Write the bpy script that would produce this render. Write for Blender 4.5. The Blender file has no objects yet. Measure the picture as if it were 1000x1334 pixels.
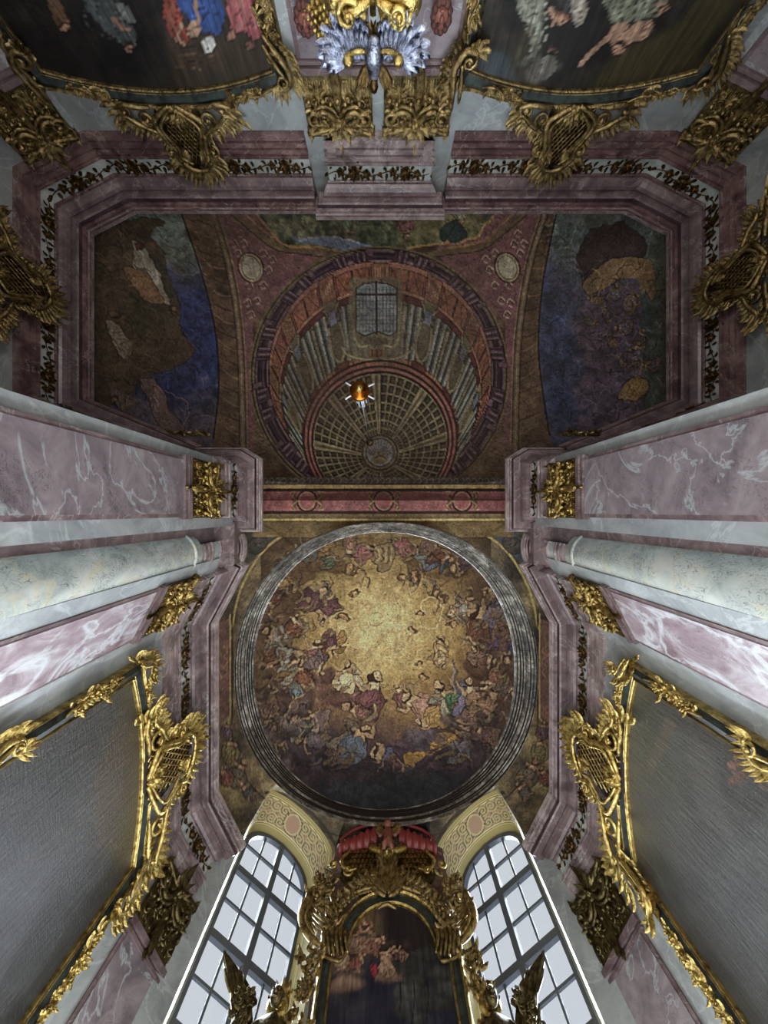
import bpy, math, random
import numpy as np
from math import sin, cos, pi, radians, atan2, sqrt

# ------------------------------------------------------------------ camera, world, lights
EYE = 1.6            # camera height above the church floor; all building heights below are measured from the eye
F = 500.0            # focal length in pixels of the 1000 x 1334 frame
cam_d = bpy.data.cameras.new('camera'); cam = bpy.data.objects.new('camera', cam_d)
bpy.context.scene.collection.objects.link(cam); bpy.context.scene.camera = cam
cam.location = (0, 0, EYE); cam.rotation_euler = (pi, 0, 0)          # straight up, altar towards the bottom of the frame
cam_d.sensor_fit = 'VERTICAL'; cam_d.sensor_height = 36.0; cam_d.lens = 36.0*F/1334.0
cam_d.clip_start = 0.05; cam_d.clip_end = 200
sc = bpy.context.scene
sc.view_settings.view_transform = 'Standard'; sc.view_settings.look = 'None'
sc.view_settings.gamma = 1.0; sc.view_settings.use_curve_mapping = False
sc.view_settings.exposure = 0.0
world = bpy.data.worlds.new('overcast_sky'); sc.world = world; world.use_nodes = True
bg = world.node_tree.nodes['Background']; bg.inputs[0].default_value = (0.89, 0.91, 0.95, 1); bg.inputs[1].default_value = 0.78

def area(name, loc, target, sx, sy, power, col):
    l = bpy.data.lights.new(name, 'AREA'); l.shape = 'RECTANGLE'; l.size = sx; l.size_y = sy
    l.energy = power; l.color = col
    o = bpy.data.objects.new(name, l); sc.collection.objects.link(o)
    o.location = (loc[0], loc[1], loc[2]+EYE)
    d = np.array(target, float)-np.array(loc, float)
    from mathutils import Vector
    o.rotation_euler = Vector(d).to_track_quat('-Z', 'Y').to_euler()
    return o
area('nave_fill_light', (0, 3.2, -1.3), (0, 3.2, 10), 8, 8, 1000, (1.0, 0.97, 0.93))  # upward fill added at floor level, standing in for bounce
area('altar_fill_light', (0, 8.4, 4.4), (0, 0, 6.6), 7.0, 3.4, 380, (0.86, 0.93, 1.0))  # added area light out of view, helping the daylight of the altar windows
area('west_fill_light', (0, -6.8, 1.5), (0, -3.5, 12), 8, 2.5, 260, (1.0, 0.96, 0.92))  # area light added low before the rear wall, aimed up at the vault

sun_d = bpy.data.lights.new('hazy_sun', 'SUN'); sun_d.energy = 120.0; sun_d.angle = radians(78); sun_d.color = (0.86, 0.93, 1.0)
sun = bpy.data.objects.new('hazy_sun', sun_d); sc.collection.objects.link(sun); sun.rotation_euler = (radians(-48), 0, 0)

# ------------------------------------------------------------------ helpers
COL = sc.collection
rng = np.random.RandomState(7); random.seed(7)
def W(px, py, z): return np.array([(px-500)/F*z, (py-667)/F*z, z])
def lin(c):
    c = np.asarray(c, float)/255.0
    return np.where(c <= 0.04045, c/12.92, ((c+0.055)/1.055)**2.4)
def nrm(v):
    v = np.asarray(v, float); return v/(np.linalg.norm(v)+1e-12)

class MB:
    """collects geometry; .fr is a local frame (origin, U, V, N): u across, v up, w out of the surface"""
    def __init__(s, fr=None): s.v = []; s.f = []; s.n = 0; s.fr = fr
    def add(s, vs, fs):
        vs = np.asarray(vs, float).reshape(-1, 3)
        if s.fr is not None:
            O, U, V, N = s.fr; vs = O+vs[:, :1]*U+vs[:, 1:2]*V+vs[:, 2:3]*N
        s.v.append(vs); n = s.n
        s.f.extend([tuple(i+n for i in q) for q in fs]); s.n += len(vs)
    def box(s, a, b, t=0.0, ty=0.0):
        (x0, y0, z0), (x1, y1, z1) = a, b
        s.add([(x0, y0, z0), (x1, y0, z0), (x1, y1, z0), (x0, y1, z0), (x0+t, y0+ty, z1), (x1-t, y0+ty, z1), (x1-t, y1-ty, z1), (x0+t, y1-ty, z1)],
              [(0, 3, 2, 1), (4, 5, 6, 7), (0, 1, 5, 4), (1, 2, 6, 5), (2, 3, 7, 6), (3, 0, 4, 7)])
    def tube(s, pts, r, n=6, flat=1.0, cap=True):
        P = np.asarray(pts, float); m = len(P)
        r = np.broadcast_to(np.asarray(r, float), (m,)) if np.ndim(r) == 0 else np.asarray(r, float)
        T = np.gradient(P, axis=0); T /= (np.linalg.norm(T, axis=1)[:, None]+1e-9)
        up = np.array([0, 0, 1.0]) if abs(T[0][2]) < 0.9 else np.array([1.0, 0, 0])
        vs = []
        for i in range(m):
            a = np.cross(T[i], up); la = np.linalg.norm(a)
            if la < 1e-3: a = np.cross(T[i], [0, 1.0, 0.01]); la = np.linalg.norm(a)
            a /= la; b = np.cross(a, T[i]); up = b
            for k in range(n):
                t = 2*pi*k/n; vs.append(P[i]+r[i]*(cos(t)*a+sin(t)*b*flat))
        fs = [(i*n+k, i*n+(k+1) % n, (i+1)*n+(k+1) % n, (i+1)*n+k) for i in range(m-1) for k in range(n)]
        if cap: fs += [tuple(range(n))[::-1], tuple((m-1)*n+k for k in range(n))]
        s.add(vs, fs)
    def scroll(s, cx, cy, r, a0, turns, th, w=0.05, dirn=1, n=6, k=0.78):
        """spiral that winds from radius r into its eye"""
        m = int(14*abs(turns))+6; pts = []; rr = []
        for i in range(m):
            t = i/(m-1.0); a = a0+dirn*t*turns*2*pi; q = r*(1-t*k)
            pts.append((cx+q*cos(a), cy+q*sin(a), w*(0.7+0.8*t))); rr.append(th*(1-0.45*t))
        s.tube(pts, rr, n)
        s.sph((cx, cy, w*1.3), th*1.15, 6, 4)
    def curve(s, ctrl, th, w=0.05, n=6, m=None, taper=0.5):
        P = cr([(c[0], c[1], (c[2] if len(c) > 2 else w)) for c in ctrl], m or 6, False)
        L = len(P); rr = [th*(1-taper*abs(2*i/(L-1.0)-1)**2) for i in range(L)]
        s.tube(P, rr, n)
    def leaf(s, x, y, a, L, wd, h=0.05, curl=0.06, seg=5, lobes=True):
        """ribbed acanthus leaf lying on the surface and curling off it at the tip"""
        vs = []; ca, sa = cos(a), sin(a)
        for i in range(seg+1):
            t = i/float(seg); wv = wd*(sin(pi*min(1, t*0.86+0.14))**0.7)*(1-0.15*t)
            if lobes and i % 2: wv *= 1.22
            if i == seg: wv = 0.004
            for k, (q, hh) in enumerate(((-1, 0.15), (-0.5, 0.75), (0, 0.4), (0.5, 0.75), (1, 0.15))):
                u = t*L-abs(q)*0.10*L*(0 if i in (0, seg) else 1)*-0.6; v = q*wv*0.5
                vs.append((x+u*ca-v*sa, y+u*sa+v*ca, h*hh+h*0.4+curl*t*t))
        fs = [(i*5+k, (i+1)*5+k, (i+1)*5+k+1, i*5+k+1) for i in range(seg) for k in range(4)]
        n0 = len(vs)
        vs += [(x, y, 0), (x+0.6*L*ca-0.5*wd*sa, y+0.6*L*sa+0.5*wd*ca, 0), (x+0.6*L*ca+0.5*wd*sa, y+0.6*L*sa-0.5*wd*ca, 0)]
        s.add(vs, fs)
    def fan(s, x, y, a, L, wd, k, spread, h=0.05, curl=0.07):
        for i in range(k):
            t = 0 if k == 1 else (i/(k-1.0)-0.5)*2
            s.leaf(x, y, a+t*spread, L*(1-0.25*abs(t)), wd, h+0.01*(i % 2), curl)
    def sph(s, c, r, nu=8, nv=6, sc3=(1, 1, 1)):
        vs = []; fs = []
        for j in range(nv+1):
            p = pi*j/nv
            for i in range(nu):
                t = 2*pi*i/nu; vs.append((c[0]+r*sc3[0]*sin(p)*cos(t), c[1]+r*sc3[1]*sin(p)*sin(t), c[2]+r*sc3[2]*cos(p)))
        for j in range(nv):
            for i in range(nu): fs.append((j*nu+i, (j+1)*nu+i, (j+1)*nu+(i+1) % nu, j*nu+(i+1) % nu))
        s.add(vs, fs)
    def rose(s, x, y, r, w=0.03, k=5):
        a0 = random.random()*6
        for i in range(k): s.leaf(x, y, a0+2*pi*i/k, r, r*0.9, w, r*0.15, 3, False)
        for i in range(3): s.leaf(x, y, a0+0.5+2*pi*i/3, r*0.55, r*0.6, w*1.6, r*0.25, 2, False)
        s.sph((x, y, w*2), r*0.2, 5, 4)
    def lathe(s, prof, c, n=20):
        vs = []; m = len(prof)
        for (r, z) in prof:
            for i in range(n): t = 2*pi*i/n; vs.append((c[0]+r*cos(t), c[1]+r*sin(t), c[2]+z))
        s.add(vs, [(j*n+i, j*n+(i+1) % n, (j+1)*n+(i+1) % n, (j+1)*n+i) for j in range(m-1) for i in range(n)])
    def build(s, name, mat, parent=None, smooth=True, org=None):
        V = np.vstack(s.v) if s.v else np.zeros((0, 3))
        o0 = np.array(parent['_org']) if parent is not None else (np.array(org) if org is not None else np.zeros(3))
        me = bpy.data.meshes.new(name); me.from_pydata((V-o0).tolist(), [], s.f); me.materials.append(mat)
        if smooth: me.polygons.foreach_set('use_smooth', [True]*len(me.polygons))
        me.validate(); me.update()
        o = bpy.data.objects.new(name, me); COL.objects.link(o)
        if parent is not None: o.parent = parent
        else: o.location = o0.tolist()
        o['_org'] = o0.tolist()
        return o

def cr(P, m=6, closed=True):
    """Catmull-Rom smoothing"""
    P = np.asarray(P, float); n = len(P); out = []
    R = range(n) if closed else range(n-1)
    for i in R:
        if closed: p0, p1, p2, p3 = P[i-1], P[i], P[(i+1) % n], P[(i+2) % n]
        else: p0, p1, p2, p3 = P[max(i-1, 0)], P[i], P[i+1], P[min(i+2, n-1)]
        for k in range(m):
            t = k/float(m)
            out.append(0.5*((2*p1)+(-p0+p2)*t+(2*p0-5*p1+4*p2-p3)*t*t+(-p0+3*p1-3*p2+p3)*t**3))
    if not closed: out.append(P[-1])
    return np.array(out)

def empty(name, loc=(0, 0, 0)):
    o = bpy.data.objects.new(name, None); COL.objects.link(o); o.location = loc; o['_org'] = list(map(float, loc)); o.empty_display_size = 0.2
    return o
def tag(o, label=None, cat=None, group=None, kind=None):
    if label: o['label'] = label
    if cat: o['category'] = cat
    if group: o['group'] = group
    if kind: o['kind'] = kind
    return o
def children(o): return [c for c in bpy.data.objects if c.parent == o]
def copy_tree(o, parent=None):
    c = o.copy(); COL.objects.link(c)
    if parent is not None: c.parent = parent
    for ch in children(o): copy_tree(ch, c)
    return c
def face(o, x, y, n, z=0.0, sx=1.0):
    """put a thing modelled facing local -Y so that it faces along n"""
    o.location = (x, y, z); o.rotation_euler = (0, 0, atan2(n[0], -n[1])); o.scale = (sx, 1, 1)

# ------------------------------------------------------------------ materials
def mat(name, base, rough=0.5, metal=0.0, spec=0.5):
    m = bpy.data.materials.new(name); m.use_nodes = True; nt = m.node_tree; b = nt.nodes['Principled BSDF']
    b.inputs['Base Color'].default_value = (*lin(base), 1); b.inputs['Roughness'].default_value = rough
    b.inputs['Metallic'].default_value = metal; b.inputs['Specular IOR Level'].default_value = spec
    return m, nt, b
def N(nt, t, **kw):
    n = nt.nodes.new(t)
    for k, v in kw.items():
        if k in n.inputs: n.inputs[k].default_value = v
        else: setattr(n, k, v)
    return n
def ramp(nt, fac, stops):
    r = nt.nodes.new('ShaderNodeValToRGB'); e = r.color_ramp.elements
    while len(e) < len(stops): e.new(0.5)
    for i, (p, c) in enumerate(stops):
        e[i].position = p; e[i].color = (*(lin(c) if max(c) > 1.01 else c), 1)
    nt.links.new(fac, r.inputs[0]); return r.outputs[0]
def mixc(nt, fac, a, b, mode='MIX'):
    m = nt.nodes.new('ShaderNodeMix'); m.data_type = 'RGBA'; m.blend_type = mode; m.clamp_factor = True
    for inp, v in ((m.inputs[0], fac), (m.inputs[6], a), (m.inputs[7], b)):
        if isinstance(v, (int, float)): inp.default_value = v
        elif isinstance(v, tuple): inp.default_value = (*lin(v), 1)
        else: nt.links.new(v, inp)
    return m.outputs[2]
def bump(nt, b, h, strength=0.3, dist=0.02, normal=None):
    n = nt.nodes.new('ShaderNodeBump'); n.inputs['Strength'].default_value = strength; n.inputs['Distance'].default_value = dist
    nt.links.new(h, n.inputs['Height'])
    if normal is not None: nt.links.new(normal, n.inputs['Normal'])
    nt.links.new(n.outputs[0], b.inputs['Normal']); return n.outputs[0]
def coords(nt, scale=(1, 1, 1), rot=(0, 0, 0)):
    g = nt.nodes.new('ShaderNodeNewGeometry'); mp = nt.nodes.new('ShaderNodeMapping')
    mp.inputs['Scale'].default_value = scale; mp.inputs['Rotation'].default_value = rot
    nt.links.new(g.outputs['Position'], mp.inputs[0]); return mp.outputs[0]
def noise(nt, co, scale, detail=6, rough=0.6, dist=0.0):
    n = N(nt, 'ShaderNodeTexNoise', Scale=scale, Detail=detail, Roughness=rough, Distortion=dist)
    nt.links.new(co, n.inputs['Vector']); return n.outputs['Fac']
def marble(name, base, dark, light, vein, rough=0.3, scale=1.0, big=0.5, veinw=0.012, stretch=(1, 1, 1), bumps=0.15, fine=0.7, g0=0.5):
    m, nt, b = mat(name, base, rough)
    co = coords(nt, stretch)
    n1 = noise(nt, co, 1.3*scale, 8, 0.65, 0.8)
    c = ramp(nt, n1, [(0.34, dark), (0.5, base), (0.68, light)])
    # fine crackle of short veins
    n2 = noise(nt, co, 5.0*scale, 7, 0.6, 2.2)
    v2 = ramp(nt, n2, [(0.485, (0, 0, 0)), (0.5, (1.0, 1.0, 1.0)), (0.515, (0, 0, 0))])
    n3 = noise(nt, co, 2.1*scale, 3, 0.5)
    gate = ramp(nt, n3, [(g0, (0, 0, 0)), (g0+.1, (1.0, 1.0, 1.0))])
    mm = N(nt, 'ShaderNodeMath', operation='MULTIPLY'); nt.links.new(v2, mm.inputs[0]); nt.links.new(gate, mm.inputs[1])
    m2 = N(nt, 'ShaderNodeMath', operation='MULTIPLY'); nt.links.new(mm.outputs[0], m2.inputs[0]); m2.inputs[1].default_value = fine
    c = mixc(nt, m2.outputs[0], c, tuple(int(q*0.3) for q in dark))
    # broad pale veins
    n4 = noise(nt, co, 0.55*scale, 9, 0.55, 1.4)
    v4 = ramp(nt, n4, [(0.5-veinw*1.6, (0, 0, 0)), (0.5, (1.0, 1.0, 1.0)), (0.5+veinw*1.6, (0, 0, 0))])
    m4 = N(nt, 'ShaderNodeMath', operation='MULTIPLY'); nt.links.new(v4, m4.inputs[0]); m4.inputs[1].default_value = big
    c = mixc(nt, m4.outputs[0], c, vein)
    nt.links.new(c, b.inputs['Base Color'])
    bump(nt, b, n2, bumps, 0.01)
    return m
M = {}
M['pink'] = marble('pink_marble', (128, 112, 113), (84, 71, 72), (166, 154, 153), (205, 204, 202), 0.3, 1.8, 0.45, 0.009, (1, 1, 1.0), 0.3, 1.0)
M['liplight'] = marble('rose_lip_highlight', (164, 150, 150), (124, 106, 106), (192, 182, 182), (214, 212, 210), 0.3, 1.8, 0.45, 0.009, (1, 1, 1.0), 0.3, 1.0)  # paler rose, a painted highlight for the cornice lips
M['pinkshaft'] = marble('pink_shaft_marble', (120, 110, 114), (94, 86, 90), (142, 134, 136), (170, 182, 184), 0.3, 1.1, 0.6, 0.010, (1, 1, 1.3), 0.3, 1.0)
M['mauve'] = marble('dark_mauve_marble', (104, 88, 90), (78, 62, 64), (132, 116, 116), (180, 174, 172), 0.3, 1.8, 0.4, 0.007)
M['deep'] = marble('deep_plum_marble', (58, 40, 44), (40, 26, 30), (80, 60, 62), (120, 104, 104), 0.4, 2.0, 0.3, 0.006)  # dark tone put in as groove shade on the sunk fillets
M['red'] = marble('red_marble', (104, 80, 80), (66, 50, 50), (138, 116, 112), (196, 180, 176), 0.3, 2.0, 0.5, 0.007, (1, 1, 1), 0.3, 1.0)
M['grey'] = marble('grey_stucco', (142, 148, 148), (122, 128, 130), (160, 166, 166), (190, 196, 198), 0.45, 1.0, 0.4, 0.01, (1, 1, 1), 0.1, 0.5)
M['frieze'] = marble('pale_frieze_stucco', (176, 186, 184), (150, 162, 160), (200, 206, 202), (210, 214, 212), 0.5, 1.6, 0.3, 0.01, (1, 1, 1), 0.2, 0.5)
M['cream'] = marble('cream_column_marble', (172, 180, 176), (140, 150, 148), (196, 200, 194), (200, 190, 150), 0.25, 1.3, 0.5, 0.01, (1, 1, 0.8), 0.15, 1.0, 0.40)
M['striped'] = marble('rose_and_white_marble', (150, 134, 140), (118, 98, 106), (186, 186, 190), (200, 208, 212), 0.3, 1.2, 0.8, 0.03, (0.8, 1.8, 1.0), 0.3, 1.0)
M['floor'] = marble('stone_floor', (140, 132, 124), (110, 102, 96), (160, 152, 142), (180, 176, 170), 0.35, 1.0)

def goldm(name, hi, lo, rough, bs=0.5):
    m, nt, b = mat(name, hi, rough, 0.95)
    co = coords(nt); n = noise(nt, co, 9, 5, 0.6)
    c = ramp(nt, n, [(0.35, lo), (0.6, hi)])
    grain = N(nt, 'ShaderNodeTexNoise', Scale=38.0, Detail=4.0); nt.links.new(co, grain.inputs['Vector'])  # fine noise, feeds the bump only
    nt.links.new(c, b.inputs['Base Color']); bump(nt, b, grain.outputs['Fac'], bs, 0.02)
    return m
M['gold'] = goldm('bright_gilding', (226, 202, 126), (126, 98, 50), 0.3, 0.9)
M['capgold'] = goldm('capital_gilding', (198, 172, 104), (70, 50, 28), 0.34, 1.0)
M['oldgold'] = goldm('aged_gilding', (176, 154, 104), (80, 64, 40), 0.38, 0.9)
M['bronze'] = goldm('dark_bronze_gilding', (120, 108, 72), (60, 50, 34), 0.42, 0.6)
M['leafgold'] = goldm('tarnished_gold_leaf', (112, 88, 52), (44, 32, 20), 0.42, 0.6)
M['silver'] = goldm('tarnished_silver', (176, 182, 200), (50, 52, 70), 0.35, 0.9)
M['dark'] = mat('dark_shade_and_eyes', (30, 24, 22), 0.8)[0]  # near-black: painted shade on ring risers and crest backing, also mask eyes
M['blackgreen'] = goldm('black_green_lacquer', (52, 62, 60), (24, 28, 28), 0.3, 0.15)
M['blackgreen'].node_tree.nodes['Principled BSDF'].inputs['Metallic'].default_value = 0.1
M['mullion'] = mat('dark_window_iron', (84, 90, 100), 0.5)[0]
M['redcloth'] = mat('dark_red_lacquered_drapery', (120, 44, 44), 0.4)[0]
M['candle'] = mat('white_candle_sleeve', (206, 210, 222), 0.4)[0]
M['amber'] = goldm('amber_brass', (200, 120, 40), (120, 60, 16), 0.3, 0.2)
M['flesh'] = mat('painted_plaster_flesh', (122, 74, 60), 0.5)[0]
M['hair'] = mat('painted_brown_hair', (74, 38, 30), 0.6)[0]

# aged stone of the dome ring: worn white and black streaks that follow the mouldings
m_, nt_, b_ = mat('worn_grey_stone', (120, 116, 108), 0.6)
co_ = coords(nt_); a_ = noise(nt_, co_, 1.6, 9, 0.75, 0.6); c_ = noise(nt_, co_, 7, 7, 0.65, 1.2)
cc = ramp(nt_, a_, [(0.4, (22, 22, 24)), (0.48, (84, 80, 74)), (0.54, (130, 126, 116)), (0.62, (214, 216, 212))])
cc = mixc(nt_, 0.35, cc, ramp(nt_, c_, [(0.38, (40, 40, 42)), (0.5, (112, 108, 100)), (0.64, (196, 196, 190))]))
nt_.links.new(cc, b_.inputs['Base Color']); bump(nt_, b_, c_, 0.3, 0.02); M['ring'] = m_

# frescoes and canvases carry their painted colour in the mesh
def painted(name, rough, spec, bscale, bstr, weave=False, metal=0.0, coat=0.0):
    m, nt, b = mat(name, (128, 128, 128), rough, metal, spec)
    at = N(nt, 'ShaderNodeAttribute', attribute_name='paint'); co = coords(nt)
    n = noise(nt, coords(nt, (1, 1, 0.09)) if weave else co, bscale, 7, 0.7, 0.0 if weave else 0.5)
    c = mixc(nt, 0.9 if weave else 0.6, at.outputs['Color'], ramp(nt, n, [(0.3, (90, 90, 90)), (0.5, (188, 188, 188)), (0.7, (255, 255, 255))]), 'MULTIPLY')
    nt.links.new(c, b.inputs['Base Color'])
    if weave:
        w = N(nt, 'ShaderNodeTexNoise', Scale=16.0, Detail=6.0, Roughness=0.7); nt.links.new(coords(nt, (1, 1, 0.12)), w.inputs['Vector'])
        n2 = noise(nt, coords(nt, (0.25, 0.25, 1)), 30, 6, 0.75)
        ad = N(nt, 'ShaderNodeMath', operation='ADD'); nt.links.new(w.outputs['Fac'], ad.inputs[0]); nt.links.new(n2, ad.inputs[1])
        bump(nt, b, ad.outputs[0], bstr, 0.09)
    else: bump(nt, b, n, bstr, 0.02)
    b.inputs['Coat Weight'].default_value = coat; b.inputs['Coat IOR'].default_value = 1.8; b.inputs['Coat Roughness'].default_value = 0.3
    return m
M['fresco'] = painted('fresco_plaster', 0.75, 0.25, 9, 0.25)
M['canvas'] = painted('varnished_canvas', 0.3, 0.95, 12, 1.0, True, 0.0, 0.0)
M['darkcanvas'] = painted('dark_oil_canvas', 0.6, 0.3, 12, 0.2, True)

# clear glass
m_ = bpy.data.materials.new('window_glass'); m_.use_nodes = True; nt_ = m_.node_tree; nt_.nodes.clear()
o_ = nt_.nodes.new('ShaderNodeOutputMaterial'); t_ = nt_.nodes.new('ShaderNodeBsdfTransparent'); g_ = nt_.nodes.new('ShaderNodeBsdfGlossy')
g_.inputs['Roughness'].default_value = 0.08; mx = nt_.nodes.new('ShaderNodeMixShader'); mx.inputs[0].default_value = 0.02
t_.inputs[0].default_value = (0.93, 0.95, 0.97, 1)
nt_.links.new(t_.outputs[0], mx.inputs[1]); nt_.links.new(g_.outputs[0], mx.inputs[2]); nt_.links.new(mx.outputs[0], o_.inputs[0])
M['glass'] = m_
# ------------------------------------------------------------------ painting: the frescoes' and canvases' own pictures
MG = 160; S = 1.5                                     # margin round the sheet and points per unit
CH, CW = int((1334+2*MG)*S), int((1000+2*MG)*S)
CV = np.zeros((CH, CW, 3), np.float32)+np.array([70, 58, 50], np.float32)
def bil(g, H, Wd):
    h, w = g.shape; y = np.linspace(0, h-1.001, H); x = np.linspace(0, w-1.001, Wd)
    y0 = y.astype(int); x0 = x.astype(int); fy = (y-y0)[:, None]; fx = (x-x0)[None]
    fy = fy*fy*(3-2*fy); fx = fx*fx*(3-2*fx)
    return (g[y0][:, x0]*(1-fy)*(1-fx)+g[y0+1][:, x0]*fy*(1-fx)+g[y0][:, x0+1]*(1-fy)*fx+g[y0+1][:, x0+1]*fy*fx).astype(np.float32)
def fbm(cell, octv=4, seed=0):
    out = 0; amp = 1; tot = 0; r = np.random.RandomState(seed)
    for o in range(octv):
        c = cell*S/2**o
        if c < 1.5: break
        out = out+amp*bil(r.rand(int(CH/c)+3, int(CW/c)+3).astype(np.float32), CH, CW); tot += amp; amp *= 0.55
    return out/tot
def tocv(P): return (np.asarray(P, float)[:, :2]+MG)*S
def mask(P, soft=0.0):
    """anti-aliased coverage of a polygon on its bounding box"""
    Q = tocv(P); pad = 2+soft*S*2
    x0, y0 = np.maximum(np.floor(Q.min(0)-pad), 0).astype(int); x1, y1 = np.ceil(Q.max(0)+pad).astype(int)
    x1 = min(x1, CW-1); y1 = min(y1, CH-1)
    if x1 <= x0 or y1 <= y0: return None
    H, Wd = y1-y0, x1-x0
    cov = np.zeros((H, Wd), np.float32)
    ys = np.arange(y0, y1)
    for sub in (0.25, 0.75):
        yy = ys+sub
        row = np.zeros((H, Wd+1), np.float32)
        for i in range(len(Q)):
            (ax, ay), (bx, by) = Q[i-1], Q[i]
            if ay == by: continue
            lo, hi = (ay, by) if ay < by else (by, ay)
            k = np.where((yy >= lo) & (yy < hi))[0]
            if len(k) == 0: continue
            xi = np.clip(ax+(yy[k]-ay)*(bx-ax)/(by-ay)-x0, 0, Wd-0.001)
            c = xi.astype(int); fr = xi-c; sg = 1.0 if by > ay else -1.0
            np.add.at(row, (k, c), sg*(1-fr)); np.add.at(row, (k, c+1), sg*fr)
        cov += np.clip(np.abs(np.cumsum(row, 1)[:, :Wd]), 0, 1)*0.5
    if soft > 0:
        n = max(1, int(soft*S))
        for _ in range(2):
            for ax in (0, 1):
                c = np.cumsum(np.pad(cov, [(n+1, n) if a == ax else (0, 0) for a in (0, 1)]), ax)
                cov = ((c[2*n+1:]-c[:-2*n-1]) if ax == 0 else (c[:, 2*n+1:]-c[:, :-2*n-1]))/(2*n+1)
    return x0, y0, x1, y1, cov
def fill(P, col, a=1.0, soft=0.0):
    m = mask(P, soft)
    if m is None: return
    x0, y0, x1, y1, c = m; c = (c*a)[..., None]
    CV[y0:y1, x0:x1] = CV[y0:y1, x0:x1]*(1-c)+np.array(col, np.float32)*c
def ellp(x, y, rx, ry, a=0.0, n=18):
    t = np.linspace(0, 2*pi, n, endpoint=False); X = rx*np.cos(t); Y = ry*np.sin(t)
    return np.stack([x+X*cos(a)-Y*sin(a), y+X*sin(a)+Y*cos(a)], 1)
def ell(x, y, rx, ry, col, a=1.0, ang=0.0, soft=0.0): fill(ellp(x, y, rx, ry, ang), col, a, soft)
def line(P, w, col, a=1.0, sm=True, taper=False):
    P = np.asarray(P, float)
    if sm and len(P) > 2: P = cr(P, 5, False)
    T = np.gradient(P, axis=0); T /= np.linalg.norm(T, axis=1)[:, None]+1e-9
    Nn = np.stack([-T[:, 1], T[:, 0]], 1); L = len(P)
    ww = np.full(L, w/2.0)
    if taper: ww = ww*(0.25+0.75*np.sin(np.linspace(0.15, pi-0.05, L)))
    fill(np.vstack([P+Nn*ww[:, None], (P-Nn*ww[:, None])[::-1]]), col, a)
def sh(c, k): return tuple(np.clip(np.array(c, float)*k, 0, 255))
DK = (30, 20, 18)
def blob(P, col, out=1.1, folds=0, seed=0, oa=0.6, sm=True):
    P = np.asarray(P, float); Q = cr(P, 5) if sm else P
    if out: line(np.vstack([Q, Q[:1]]), out*2, DK, oa, False)
    fill(Q, col); c = Q.mean(0)
    fill(c+(Q-c)*0.7+np.array([-0.8, -0.8]), sh(col, 1.16), 0.7, 1.0)
    r = np.random.RandomState(seed); n = len(Q)
    for k in range(folds):
        i = r.randint(n); j = (i+n//2+r.randint(-n//5-1, n//5+2)) % n
        p = c+(Q[i]-c)*0.85; q = c+(Q[j]-c)*0.8; md = (p+q)/2+r.randn(2)*np.linalg.norm(p-q)*0.16
        line([p, md, q], 1.1, sh(col, 0.5), 0.75, taper=True)
        o = np.array([1.1, 0.7]); line([p+o, md+o, q+o], 1.0, sh(col, 1.5), 0.6, taper=True)
def head(x, y, r, a, skin, hair=(60, 40, 28)):
    ell(x, y, r*1.22, r*1.3, DK, 0.55, a); ell(x-0.35*r*cos(a), y-0.35*r*sin(a), r*1.1, r*1.2, hair, 1, a)
    ell(x+0.22*r*cos(a), y+0.22*r*sin(a), r*0.82, r*0.98, skin, 1, a)
    ell(x+0.35*r*cos(a), y+0.35*r*sin(a)-0.25*r, r*0.4, r*0.4, sh(skin, 1.25), 0.7)
    for s_ in (-1, 1):
        ell(x+0.35*r*cos(a)-s_*0.3*r*sin(a), y+0.35*r*sin(a)+s_*0.3*r*cos(a), r*0.14, r*0.14, DK, 0.8)
def wing(x, y, a, L, w, col):
    T = lambda u, v: (x+u*cos(a)-v*sin(a), y+u*sin(a)+v*cos(a))
    blob([T(0, -w*.3), T(L*.35, -w*.6), T(L*.8, -w*.35), T(L, 0), T(L*.6, w*.45), T(L*.2, w*.5)], col, 1)
    for k in range(4):
        v = w*(-.35+.22*k); line([T(L*.12, v*.6), T(L*.5, v), T(L*(.92-.1*k), v*.5)], .9, sh(col, .5), .7, taper=True)
        line([T(L*.14, v*.6+1), T(L*.5, v+1), T(L*(.88-.1*k), v*.5+.8)], .8, sh(col, 1.4), .5, taper=True)
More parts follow.
